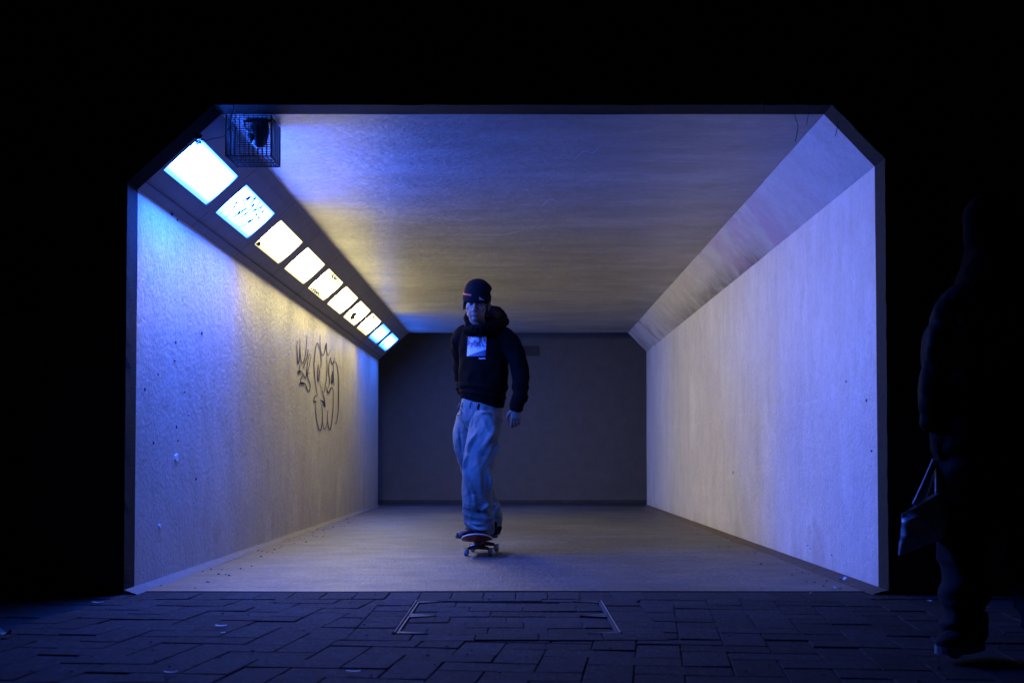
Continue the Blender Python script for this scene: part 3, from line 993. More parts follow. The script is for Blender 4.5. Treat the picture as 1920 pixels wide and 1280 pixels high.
for k in range(170):
    px = random.uniform(20, 1900); py = random.uniform(1112, 1278)
    p = on_z(px, py, .001)
    s = random.uniform(.0015, .0045)
    ell(b, p + Vector((0, 0, s * .4)), (s * random.uniform(.8, 2), s, s * .6), n=6)
for k in range(160):
    y = random.uniform(6.3, 16); x = (XR - random.uniform(.02, .3)) if random.random() < .6 else (XL + random.uniform(.05, .3))
    s = random.uniform(.002, .006)
    ell(b, (x, y, .004), (s * random.uniform(.8, 2), s, s * .6), n=6)
tag(mk("litter", b, M["mortar"]), "tiny grit and crumbs scattered over the paving and path", kind="stuff")

# ------------------------------------------------------------------ wall beyond the far end
FW = 18.65
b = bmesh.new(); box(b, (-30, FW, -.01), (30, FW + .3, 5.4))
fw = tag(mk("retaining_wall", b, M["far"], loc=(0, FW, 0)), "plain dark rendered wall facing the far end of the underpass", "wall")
b = bmesh.new(); box(b, (-30, FW - .16, -.01), (30, FW - .004, .035), bev=.006)
mk("wall_footing", b, M["headwall"], fw)
p0, p1 = at(978, 648, FW - .01), at(1010, 668, FW - .01)
sg = empty("wall_sign", (.5 * (p0.x + p1.x), FW, p1.z), "small dark rectangular plate on the wall beyond the tunnel, beside the skater's arm", "sign")
b = bmesh.new(); box(b, (p0.x, FW - .022, p1.z), (p1.x, FW - .002, p0.z), bev=.003)
mk("plate", b, M["gray_dark"], sg)
b = bmesh.new(); box(b, (p0.x + .012, FW - .026, p1.z + .012), (p1.x - .012, FW - .0225, p0.z - .012), bev=.001)
mk("raised_panel", b, M["headwall"], sg)
b = bmesh.new(); box(b, (-2.12, FW - .10, 1.16), (-2.02, FW - .002, 1.20), bev=.004)
tag(mk("pipe_stub", b, M["gray_dark"], loc=(-2.06, FW, 1.16)), "short dark stub on the far wall just past the left wall's end", "pipe")

# ------------------------------------------------------------------ wire cage with camera at the mouth
cy0, cy1 = Y0 + .01, Y0 + .25
pc = at(424, 210, cy0); pd = at(508, 292, cy0)
cx0, cx1, cz1, cz0 = pc.x, pd.x, ZC - .004, pd.z
CG = empty("security_cage", ((cx0 + cx1) / 2, (cy0 + cy1) / 2, cz1), "square wire mesh cage hanging from the ceiling edge beside the first blue light panel", "cage")
b = bmesh.new()
def wire(a, c, r=.0016):
    a, c = Vector(a), Vector(c)
    box(b, (min(a.x, c.x) - r, min(a.y, c.y) - r, min(a.z, c.z) - r), (max(a.x, c.x) + r, max(a.y, c.y) + r, max(a.z, c.z) + r))
nx, nz, ny = 10, 18, 9
for yy in (cy0, cy1):
    for i in range(nx + 1): wire((cx0 + (cx1 - cx0) * i / nx, yy, cz0), (cx0 + (cx1 - cx0) * i / nx, yy, cz1))
    for k in range(nz + 1): wire((cx0, yy, cz0 + (cz1 - cz0) * k / nz), (cx1, yy, cz0 + (cz1 - cz0) * k / nz))
for xx in (cx0, cx1):
    for i in range(1, ny): wire((xx, cy0 + (cy1 - cy0) * i / ny, cz0), (xx, cy0 + (cy1 - cy0) * i / ny, cz1))
    for k in range(nz + 1): wire((xx, cy0, cz0 + (cz1 - cz0) * k / nz), (xx, cy1, cz0 + (cz1 - cz0) * k / nz))
for i in range(1, nx): wire((cx0 + (cx1 - cx0) * i / nx, cy0, cz0), (cx0 + (cx1 - cx0) * i / nx, cy1, cz0))
for i in range(1, ny): wire((cx0, cy0 + (cy1 - cy0) * i / ny, cz0), (cx1, cy0 + (cy1 - cy0) * i / ny, cz0))
o = mk("wire_mesh", b, M["wire"], CG); o["kind"] = "stuff"
b = bmesh.new()
for xx in (cx0, cx1):
    for yy in (cy0, cy1): wire((xx, yy, cz0), (xx, yy, cz1), .003)
for yy in (cy0, cy1): wire((cx0, yy, cz0), (cx1, yy, cz0), .003)
for xx in (cx0, cx1): wire((xx, cy0, cz0), (xx, cy1, cz0), .003)
mk("corner_frame", b, M["wire"], CG)
mx, my = (cx0 + cx1) / 2 + .03, (cy0 + cy1) / 2
SC = empty("security_camera", (mx, my, cz1), "dark dome-ended camera housing on a bracket inside the wire cage", "camera")
b = bmesh.new()
tube(b, [(mx, my, cz1 - .002), (mx, my, cz1 - .05), (mx, my, cz1 - .095)], [(.045), (.052), (.04)], n=24, cap=1.0)
mk("housing", b, M["cam_black"], SC, True)
b = bmesh.new()
tube(b, [(mx + .0, my, cz1 - .075), (mx - .045, my - .02, cz1 - .085)], [.022, .024], n=20, cap=.5)
ob = mk("lens_barrel", b, M["steel"], SC, True)
b = bmesh.new()
tube(b, [(mx - .075, my - .02, cz1 - .004), (mx - .06, my - .02, cz1 - .045), (mx - .02, my, cz1 - .07)], [.004], n=8)
mk("cable", b, M["steel"], SC, True)
b = bmesh.new(); box(b, (mx - .075, my - .05, cz1 - .012), (mx + .07, my + .05, cz1 - .001), bev=.003)
mk("mounting_plate", b, M["cam_black"], SC)

def stem(pts, r, label, leaves=()):
    P = [at(px, py, Y) for px, py, Y in pts]
    e = empty("hanging_stem", P[0], label, "plant stem")
    bm = bmesh.new(); tube(bm, P, [r] * len(P), n=6, m=5, cap=.2)
    mk("stem", bm, M["stem"], e)
    for (px, py, Y, s) in leaves:
        bm = bmesh.new(); c = at(px, py, Y)
        for k in range(5):
            a = k * 1.25; d = Vector((math.cos(a), .3 * math.sin(a * 2), math.sin(a))) * s
            q = d.cross(Vector((0, 1, 0))).normalized() * s * .28
            vs = [bm.verts.new(c), bm.verts.new(c + d * .5 + q), bm.verts.new(c + d), bm.verts.new(c + d * .5 - q)]
            bm.faces.new(vs)
        mk("leaf_sprig", bm, M["stem"], e)
stem([(300, 262, 6.06), (322, 277, 6.06), (360, 272, 6.06), (395, 261, 6.06), (425, 250, 6.06), (440, 190, 6.06)], .0016, "thin dark stem looping across the first blue light panel", [(372, 254, 6.06, .022), (374, 262, 6.06, .026), (370, 268, 6.06, .016)])
stem([(1488, 188, 6.06), (1490, 215, 6.06), (1496, 235, 6.06), (1494, 252, 6.06), (1491, 266, 6.06)], .0017, "longest thin stem hanging from the lintel over the right ceiling corner")
stem([(1428, 186, 6.06), (1430, 198, 6.06), (1433, 208, 6.06)], .0022, "shortest stem hanging from the lintel, left of the other two")
stem([(1521, 186, 6.06), (1516, 212, 6.06), (1512, 236, 6.06)], .0012, "faint thin stem hanging beside the longest one")
stem([(1572, 228, 6.06), (1570, 240, 6.06), (1566, 256, 6.06)], .0016, "short curved stem hanging from the right sloping corner")

# ------------------------------------------------------------------ skateboard
yaw = R(5)
SB0 = Vector((-.236, 8.655, 0))
SKM = Matrix.Translation(SB0) @ Matrix.Rotation(-yaw, 4, 'Z')
SK = empty("skateboard", SB0, "skateboard with red underside and pale wheels rolling under the skater", "skateboard")
def sk(p): return SKM @ Vector(p)
def deck_z(v):
    a = abs(v)
    k = max(0, a - .255)
    return .108 + .52 * k ** 1.15 * (1.0 if v < 0 else .95) + (0.0)
def deck_w(v):
    a = abs(v)
    if a < .27: return .103
    q = (a - .27) / .13
    return .103 * math.sqrt(max(0.0, 1 - q ** 2.4))
def deck_sheet(z_off, shrink, mat, name, thick):
    bm = bmesh.new()
    N, Kk = 48, 10
    top, bot = [], []
    for i in range(N + 1):
        v = -.3995 + .799 * i / N
        w = max(.004, deck_w(v) - shrink)
        t_, b_ = [], []
        for k in range(Kk + 1):
            x = (k / Kk * 2 - 1)
            z = deck_z(v) + .010 * x * x * (1 if abs(v) < .27 else max(0, 1 - (abs(v) - .27) / .13)) + z_off + .045 * x * w
            t_.append(bm.verts.new(sk((x * w, v, z)))); b_.append(bm.verts.new(sk((x * w, v, z - thick))))
        top.append(t_); bot.append(b_)
    for i in range(N):
        for k in range(Kk):
            bm.faces.new((top[i][k], top[i][k + 1], top[i + 1][k + 1], top[i + 1][k]))
            bm.faces.new((bot[i][k + 1], bot[i][k], bot[i + 1][k], bot[i + 1][k + 1]))
        bm.faces.new((top[i][0], top[i + 1][0], bot[i + 1][0], bot[i][0]))
        bm.faces.new((top[i + 1][Kk], top[i][Kk], bot[i][Kk], bot[i + 1][Kk]))
    for k in range(Kk):
        bm.faces.new((top[0][k + 1], top[0][k], bot[0][k], bot[0][k + 1]))
        bm.faces.new((top[N][k], top[N][k + 1], bot[N][k + 1], bot[N][k]))
    bmesh.ops.recalc_face_normals(bm, faces=bm.faces)
    return mk(name, bm, mat, SK, True)
deck_sheet(0, 0, M["ply"], "deck", .0085)
deck_sheet(-.0087, .002, M["deck_red"], "underside_print", .0012)
deck_sheet(.0014, .0015, M["grip"], "grip_tape", .0012)
for s, yy in ((-1, -.185), (1, .185)):
    bm = bmesh.new()
    box(bm, (-.028, yy - .04, .088), (.028, yy + .04, .0965), SKM, .002)
    tube(bm, [sk((0, yy + s * .012, .092)), sk((0, yy - s * .004, .060))], [.02, .016], n=14)
    tube(bm, [sk((-.066, yy, .052)), sk((-.02, yy, .058)), sk((.02, yy, .058)), sk((.066, yy, .052))], [.011, .015, .015, .011], side=(0, 1, 0), n=12)
    tube(bm, [sk((0, yy, .058)), sk((0, yy - s * .045, .082))], [.014, .010], n=12)
    ck = mk("truck", bm, M["truck"], SK, True)
    bm = bmesh.new()
    tube(bm, [sk((-.102, yy, .027 + .025)), sk((.102, yy, .052))], [.004, .004], n=8, cap=.1, side=(0, 1, 0))
    mk("axle", bm, M["steel"], ck, True)
    for sx in (-1, 1):
        bm = bmesh.new()
        # profile wheel revolved about the axle
        prof = [(.006, -.004), (.018, 0), (.0235, .003), (.0262, .009), (.0265, .017), (.0262, .023), (.0235, .029), (.018, .032), (.012, .030), (.006, .030)]
        n_ = 28
        rr = []
        for k in range(n_):
            a = 2 * math.pi * k / n_
            rr.append([bm.verts.new(sk((sx * (.068 + q[1]), yy + math.cos(a) * q[0], .0268 + math.sin(a) * q[0]))) for q in prof])
        for k in range(n_):
            for j in range(len(prof) - 1):
                bm.faces.new((rr[k][j], rr[(k + 1) % n_][j], rr[(k + 1) % n_][j + 1], rr[k][j + 1]))
        bmesh.ops.recalc_face_normals(bm, faces=bm.faces)
        wh = mk("wheel", bm, M["wheel"], SK, True)
        bm = bmesh.new()
        tube(bm, [sk((sx * .094, yy, .0268)), sk((sx * .101, yy, .0268))], [.0085, .005], n=10, cap=.2, side=(0, 1, 0))
        mk("axle_nut", bm, M["steel"], wh, True)
for o in SK.children:
    if o.name.startswith("truck"):
        pass

M["skin_shade"] = plain("shaded_skin", (.02, .018, .018), .9, 0, .05)  # darkened copy of the skin: the passer-by's shade put into the colour
# ------------------------------------------------------------------ people
def g3(p, c, s):
    d = (p - c).length_squared / (2 * s * s)
    return math.exp(-d) if d < 12 else 0.0

def head_shapes(bm, H):
    def e(c, r): ell(bm, H @ Vector(c), r, H.to_3x3(), 24)
    e((0, .018, .038), (.079, .095, .082)); e((0, -.014, -.026), (.072, .074, .077)); e((0, -.020, -.072), (.058, .062, .046))
    e((0, -.066, -.103), (.021, .018, .017)); e((0, -.05, -.05), (.052, .044, .045))
    for s in (-1, 1):
        e((s * .042, -.048, -.030), (.024, .024, .024)); e((s * .0115, -.099, -.043), (.0085, .009, .007))
        e((s * .050, -.015, -.075), (.012, .03, .02)); e((s * .083, .012, -.006), (.008, .018, .030))
    def t(pts, r, side=(1, 0, 0)): tube(bm, [H @ Vector(p) for p in pts], r, side=H.to_3x3() @ Vector(side), n=12, m=4)
    t([(0, -.084, .012), (0, -.095, -.006), (0, -.110, -.036), (0, -.104, -.046)], [.0085, .0085, .0115, .009])
    t([(-.046, -.074, .014), (-.02, -.088, .018), (0, -.087, .014), (.02, -.088, .018), (.046, -.074, .014)], [.009, .010, .008, .010, .009], (0, 0, 1))
    t([(-.022, -.086, -.069), (-.008, -.095, -.065), (.008, -.095, -.065), (.022, -.086, -.069)], [(.003), (.0048), (.0048), (.003)], (0, 0, 1))
    t([(-.019, -.084, -.076), (0, -.094, -.079), (.019, -.084, -.076)], [(.003), (.0058), (.003)], (0, 0, 1))

def head_push(H):
    eyes = [H @ Vector((s * .031, -.090, -.002)) for s in (-1, 1)]
    m = H @ Vector((0, -.098, -.0715)); mc = [H @ Vector((s * .018, -.090, -.072)) for s in (-1, 1)]
    R3 = H.to_3x3(); back = R3 @ Vector((0, 1, 0))
    c = H @ Vector((0, 0, -.02))
    def f(p, n):
        if (p - c).length > .2: return 0.0
        d = sum(g3(p, q, .013) for q in eyes) * .009 + g3(p, m, .006) * .002 + sum(g3(p, q, .006) for q in mc) * .003
        return back * d
    return f

def hand(bm, wrist, d, palm_n, thumb, s=1.0, curl=.9):
    """palm and five fingers. d fingers direction, palm_n towards the palm side, thumb towards the thumb"""
    d, palm_n, thumb = Vector(d).normalized(), Vector(palm_n).normalized(), Vector(thumb).normalized()
    w = Vector(wrist)
    tube(bm, [w, w + d * .035 * s, w + d * .085 * s], [(.024 * s, .017 * s), (.036 * s, .016 * s), (.040 * s, .013 * s)], side=thumb, n=16, cap=.4)
    for k, (off, ln) in enumerate(((.030, .070), (.010, .078), (-.011, .073), (-.030, .058))):
        p0 = w + d * .080 * s + thumb * off * s
        dirs = []
        pts = [p0 - d * .02 * s, p0]
        a = curl * (.35 + .06 * k)
        dd = d
        for j, fr in enumerate((.45, .30, .25)):
            a2 = a * (.5, 1.35, 2.2)[j]
            dd = (d * math.cos(a2) + palm_n * math.sin(a2)).normalized()
            pts.append(pts[-1] + dd * ln * fr * s)
        tube(bm, pts, [.0088 * s, .0092 * s, .0086 * s, .0078 * s, .0066 * s], side=thumb, n=10, m=3, cap=.9)
    p0 = w + d * .02 * s + thumb * .022 * s
    tube(bm, [p0, p0 + (d * .6 + thumb * .55 + palm_n * .3).normalized() * .042 * s, p0 + (d * .85 + thumb * .42 + palm_n * .5).normalized() * .072 * s, p0 + (d * 1.1 + thumb * .22 + palm_n * .6).normalized() * .098 * s],
         [.014 * s, .0125 * s, .0098 * s, .008 * s], side=palm_n, n=10, m=3, cap=.9)

def rid(p, sc, seed=0.0):
    """ridged noise 0..1 with sharp crests"""
    return (1 - abs(noise.noise(Vector((p[0] * sc[0] + seed, p[1] * sc[1], p[2] * sc[2]))))) ** 3

def line_fold(segs):
    """explicit folds: (p0, p1, width, height)"""
    L_ = [(Vector(a), Vector(c), w, h) for a, c, w, h in segs]
    def f(p):
        t = 0
        for a, c, w, h in L_:
            ac = c - a
            k = max(0, min(1, (p - a).dot(ac) / ac.length_squared))
            d = (p - (a + ac * k)).length_squared / (2 * w * w)
            if d < 8: t += h * 1.9 * math.exp(-d) * (.12 + .88 * (4 * k * (1 - k)) ** .7)
        return t
    return f

# ---- the skater
def q(px, py, Y): return at(px, py, Y)
SP = empty("person", (-.236, 8.6, .12), "young man in black beanie, black hoodie and baggy light jeans riding the skateboard", "person")
Hm = Matrix.Translation(q(893.5, 569, 8.42)) @ Matrix.Rotation(R(-5), 4, 'Z') @ Matrix.Rotation(R(4), 4, 'Y') @ Matrix.Rotation(R(9), 4, 'X') @ Matrix.Scale(.97, 4)
neck0 = q(905, 628, 8.56)
b = bmesh.new()
head_shapes(b, Hm)
tube(b, [Hm @ Vector((0, .03, -.03)), Hm @ Vector((0, .03, -.10)), neck0], [(.052, .055), (.052, .054), (.062, .060)], n=20)
shL, shR = q(860, 640, 8.66), q(952, 640, 8.52)      # picture-left shoulder, picture-right shoulder
pel = q(901, 762, 8.62)
tube(b, [neck0, q(906, 650, 8.6), q(905, 700, 8.62), pel + Vector((0, 0, .02)), pel - Vector((0, 0, .08))], [(.07, .06), (.145, .09), (.125, .085), (.13, .09), (.10, .09)], n=24)
elR, wrR = q(975, 700, 8.52), q(968, 766, 8.40)
elL, wrL = q(860, 700, 8.78), q(878, 738, 8.84)
tube(b, [shR, q(968, 668, 8.52), q(975, 702, 8.50), q(975, 735, 8.44), wrR], [.045, .040, .034, .030, .026])
tube(b, [shL, q(866, 664, 8.75), q(868, 700, 8.81), q(874, 724, 8.86), wrL + Vector((0, .05, 0))], [.042, .034, .030, .028, .025])
hand(b, wrR + Vector((0, 0, .012)), (-.02, -.08, -1), (-.35, .9, 0), (-.95, -.25, 0), .95, 1.0)
hand(b, wrL + Vector((0, .05, 0)), (.8, .1, -.5), (.2, -.9, 0), (.3, 0, 1), .95, .8)
# legs: his left leg in front, his right leg behind it
hpL, knL, anL = q(917, 778, 8.56), q(897, 880, 8.42), q(904, 988, 8.49)
hpR, knR, anR = q(882, 778, 8.70), q(880, 868, 8.78), q(922, 978, 8.93)
tube(b, [hpL, knL, anL], [.075, .052, .036]); tube(b, [hpR, knR, anR], [.075, .052, .036])
ftL0, ftL1 = Vector((-.175, 8.50, .155)), Vector((-.375, 8.40, .150))
ftR0, ftR1 = Vector((-.135, 8.95, .160)), Vector((-.33, 8.90, .150))
tube(b, [anL, ftL0 + Vector((-.03, 0, .01)), ftL1], [.036, .034, .024]); tube(b, [anR, ftR0 + Vector((-.03, 0, .01)), ftR1], [.036, .034, .024])
mk("body", remesh(b, .0038, 3, head_push(Hm)), M["skin"], SP, True)
R3 = Hm.to_3x3()
for s in (-1, 1):
    b = bmesh.new(); ell(b, Hm @ Vector((s * .031, -.0745, -.003)), (.0105, .0095, .0075), R3, 14); mk("eye", b, M["eye"], SP, True)
    b = bmesh.new(); tube(b, [Hm @ Vector(p) for p in ((s * .014, -.0955, .014), (s * .031, -.0925, .019), (s * .048, -.0805, .013))], [.0035, .0045, .003], n=8)
    mk("eyebrow", b, M["hair"], SP, True)
b = bmesh.new()
tube(b, [Hm @ Vector(p) for p in ((-.020, -.0915, -.0718), (0, -.0985, -.0712), (.020, -.0915, -.0718))], [.0022, .0034, .0022], n=8)
mk("lips", b, M["lip"], SP, True)
b = bmesh.new()
for s in (-1, 1):
    for k in range(7):
        x = s * (.075 + .012 * random.random())
        y = -.025 + k * .013
        tube(b, [Hm @ Vector((x, y, .035)), Hm @ Vector((x * 1.07, y + .004, -.005)), Hm @ Vector((x * 1.10, y + random.uniform(-.006, .01), -.034 - .02 * random.random()))], [.009, .008, .003], n=7, m=3)
ell(b, Hm @ Vector((0, .055, -.03)), (.066, .05, .05), R3)
mk("hair", b, M["hair"], SP, True)
# beanie: ribbed crown, turned-up cuff, red trim, small badge
b = bmesh.new()
def bring(z, rx, ry, yo_=0.012, n=72, rib=.0011, k=36):
    return [Hm @ Vector((rx * math.cos(2 * math.pi * i / n) * (1 + rib / .08 * math.cos(k * 2 * math.pi * i / n)), yo_ + ry * math.sin(2 * math.pi * i / n) * (1 + rib / .08 * math.cos(k * 2 * math.pi * i / n)), z + .006 * math.sin(2 * math.pi * i / n))) for i in range(n)]
def loft(bm, rings, close0=True, close1=True):
    V = [[bm.verts.new(p) for p in r] for r in rings]
    n = len(V[0])
    for a, c in zip(V[:-1], V[1:]):
        for i in range(n): bm.faces.new((a[i], a[(i + 1) % n], c[(i + 1) % n], c[i]))
    if close0: bm.faces.new(list(reversed(V[0])))
    if close1: bm.faces.new(V[-1])
loft(b, [bring(.030, .084, .103), bring(.055, .091, .108, .014), bring(.085, .0905, .106, .016), bring(.110, .086, .100, .018), bring(.135, .076, .090, .022), bring(.152, .061, .074, .026), bring(.163, .040, .052, .030), bring(.167, .018, .025, .034)])
for v in b.verts:
    p = Hm.inverted() @ v.co
    v.co += R3 @ (Vector((1, .2, .1)) * (.020 * math.exp(-((p.z - .118) / .018) ** 2 - ((p.y - .0) / .05) ** 2) * (1 if p.x > .03 else 0)))
    v.co += R3 @ Vector((0, 0, .004 * noise.noise(p * 30)))
bn = mk("beanie", b, M["knit"], SP, True)
b = bmesh.new()
loft(b, [bring(.018, .088, .107), bring(.014, .093, .112), bring(.020, .097, .116), bring(.045, .098, .117), bring(.062, .0965, .1155), bring(.066, .092, .110)], False, False)
mk("cuff", b, M["knit"], bn, True)
b = bmesh.new()
A_ = [bring(.060, .0975, .1165), bring(.0655, .0992, .1185), bring(.071, .0965, .1150)]
V_ = [[b.verts.new(p_) for p_ in a_[34:52]] for a_ in A_]
for a_, c_ in zip(V_[:-1], V_[1:]):
    for i in range(len(a_) - 1): b.faces.new((a_[i], a_[i + 1], c_[i + 1], c_[i]))
mk("red_trim", b, M["red"], bn, True)
b = bmesh.new()
def onb(x, z):
    yb = -math.sqrt(max(0, 1 - (x / .0985) ** 2)) * .1175 + .012 - .0015
    return Hm @ Vector((x, yb, z))
for pts in ([(.030, .050), (.033, .038), (.034, .030)], [(.040, .048), (.037, .040), (.044, .036), (.042, .031)], [(.046, .034), (.056, .033), (.062, .029)]):
    ribbon_px(b, pts, .003, lambda x, z: onb(x, z), m=3, taper=False)
mk("emblem", b, M["white_thread"], bn)

# hoodie
def ring_pts(c, rx, ry, tilt=0): return (c, (rx, ry))
b = bmesh.new()
sd = Vector((1, -.18, 0)).normalized()
hem_c = q(904, 759, 8.60)
tors = [(hem_c + Vector((0, 0, -.015)), .150, .118), (hem_c + Vector((0, 0, .03)), .156, .125), (q(905, 722, 8.60), .168, .135), (q(906, 690, 8.60), .170, .132), (q(906, 660, 8.60), .168, .124), (q(906, 632, 8.60), .165, .108), (q(906, 614, 8.59), .132, .090), (q(904, 602, 8.55), .082, .085), (q(903, 597, 8.54), .068, .078)]
tube(b, [t_[0] for t_ in tors], [(t_[1], t_[2]) for t_ in tors], side=sd, n=36, m=4, cap=.15)
# shoulders and sleeves
shR2, shL2 = q(949, 630, 8.54), q(866, 628, 8.66)
tube(b, [shR2 + Vector((-.06, .01, .012)), shR2 + Vector((.0, 0, -.02)), q(968, 668, 8.52), q(975.5, 702, 8.50), q(976, 735, 8.44), q(970, 757, 8.40)], [.070, .068, .061, .055, .046, .039], n=24, cap=.3)
tube(b, [q(969.5, 752, 8.41), q(968.5, 768, 8.40)], [.038, .036], n=22, cap=.1)
tube(b, [shL2 + Vector((.05, -.01, .015)), shL2 + Vector((0, 0, -.03)), q(865, 664, 8.74), q(866, 700, 8.80), q(872, 726, 8.85), q(880, 742, 8.88)], [.070, .070, .062, .057, .050, .040], n=24, cap=.3)
# bunched sleeve falling behind the hip on the picture's left
tube(b, [q(868, 718, 8.80), q(866, 738, 8.76), q(864, 752, 8.74)], [.045, .035, .022], n=16)
# hood bundle round the neck
tube(b, [q(876, 618, 8.50), q(890, 617, 8.445), q(906, 618, 8.44), q(924, 616, 8.46), q(938, 612, 8.52)], [.034, .030, .030, .034, .04], side=(0, 0, 1), n=16)
hp_ = [q(878, 608, 8.46), q(875, 594, 8.52), q(888, 588, 8.66), q(915, 583, 8.70), q(935, 588, 8.66), q(941, 600, 8.55), q(926, 608, 8.45), q(904, 613, 8.40), q(887, 612, 8.42)]
tube(b, hp_, [.018, .022, .034, .038, .038, .034, .026, .016, .014], side=(0, 0, 1), n=18, m=5)
tube(b, [q(908, 592, 8.70), q(935, 596, 8.68), q(946, 604, 8.62)], [.045, .045, .030], n=18)
tube(b, [q(882, 606, 8.47), q(880, 617, 8.50), q(890, 622, 8.50)], [.03, .036, .03], n=16)
def push_hood(p, n):
    z = p.z
    d = .008 * rid(p, (7, 7, 5), 3) - .002
    if z < 1.17: d += .010 * rid(p, (4, 4, 14), 9)
    d += .006 * noise.noise(p * 16)
    if p.x > .0: d += .006 * rid(Vector((p.x, p.y, p.z + p.x * .7)), (6, 6, 17), 5) * (1 if z < 1.5 else .3)
    if z < 1.075 and abs(p.x + .23) < .2: d = d * .4
    return d
hd_b = remesh(b, .0065, 5, push_hood)
# oblique hem: lift the lower edge on the picture's left
for v in hd_b.verts:
    if v.co.z < 1.20 and v.co.x < -.05:
        k = (1.20 - v.co.z) / .2
        u_ = min(1, max(0, (-.12 - v.co.x) / .30))
        v.co.z += .085 * min(1.0, k) * u_
HD = mk("hoodie", hd_b, M["black"], SP, True)

from mathutils.bvhtree import BVHTree
def surf(o, off):
    me = o.data
    vs = [v.co + rootloc(o) for v in me.vertices]
    return BVHTree.FromPolygons(vs, [tuple(p.vertices) for p in me.polygons])
bv = surf(HD, 0)
camp = Vector((0, 0, CZ))
def onto(px, py, Yg, off=.002, tree=None):
    t_ = at(px, py, Yg)
    h = (tree or bv).ray_cast(t_ - Vector((0, .8, 0)) , Vector((0, 1, 0)))
    if h[0] is None: return t_
    return h[0] + h[1] * off
# chest print
def print_mat():
    t = NT("chest_print")
    X, Y, Z = t.xyz()
    f = t.noise(24, 5, .75, (1.6, 1, 1)); f2 = t.noise(60, 3, .7)
    c = t.mix(t.ramp(f, (.50, 0), (.53, 1)), (.40, .33, .38), (.03, .025, .04))
    # pale lower band and dark base like a snowy slope
    up = t.n("ShaderNodeMapRange"); t.l(Z, up.inputs[0]); up.inputs[1].default_value = 1.405; up.inputs[2].default_value = 1.425
    c = t.mix(up.outputs[0], t.mix(t.ramp(f2, (.3, 0), (.7, 1)), (.40, .36, .47), (.58, .52, .62)), c)
    dn = t.n("ShaderNodeMapRange"); t.l(t.math('SUBTRACT', Z, t.math('MULTIPLY', X, .32)), dn.inputs[0]); dn.inputs[1].default_value = 1.467; dn.inputs[2].default_value = 1.463
    c = t.mix(dn.outputs[0], c, (.05, .05, .10))
    return t.set(color=c, rough=.55)
M["print"] = print_mat()
b = bmesh.new()
nu, nv = 14, 16
rows = [[b.verts.new(onto(877 + 35 * i / nu - 1.5 * j / nv, 629 + 38 * j / nv, 8.45, .004)) for i in range(nu + 1)] for j in range(nv + 1)]
for j in range(nv):
    for i in range(nu): b.faces.new((rows[j][i], rows[j + 1][i], rows[j + 1][i + 1], rows[j][i + 1]))
pr = mk("chest_print", b, M["print"], HD, True)
b = bmesh.new()
ribbon_px(b, [(898, 671.5), (903, 672), (907, 671), (910, 672.5)], 1.6, lambda x, y: onto(x, y, 8.45, .004), m=2, taper=False)
mk("print_caption", b, M["white_thread"], HD)
for sx in (893, 902):
    b = bmesh.new()
    P = [onto(sx, 616 + 7 * k, 8.45, .005) for k in range(3)]
    tube(b, P, [.0032, .0032, .0036], n=8, m=3)
    mk("drawstring", b, M["knit"], HD, True)

# jeans
b = bmesh.new()
tube(b, [q(903, 748, 8.60), q(902, 765, 8.60), q(901, 785, 8.61), q(899, 803, 8.62)], [(.140, .105), (.148, .112), (.150, .118), (.115, .10)], side=sd, n=32, cap=.3)
# front (his left) leg
tube(b, [q(914, 782, 8.55), q(908, 815, 8.51), q(901, 850, 8.46), q(896, 885, 8.44), q(895, 925, 8.46), q(897, 955, 8.48), q(902, 984, 8.49), q(904, 1000, 8.50)],
     [(.110, .105), (.112, .108), (.108, .105), (.104, .100), (.102, .098), (.106, .098), (.098, .09), (.078, .085)], side=(1, 0, 0), n=32, cap=.2)
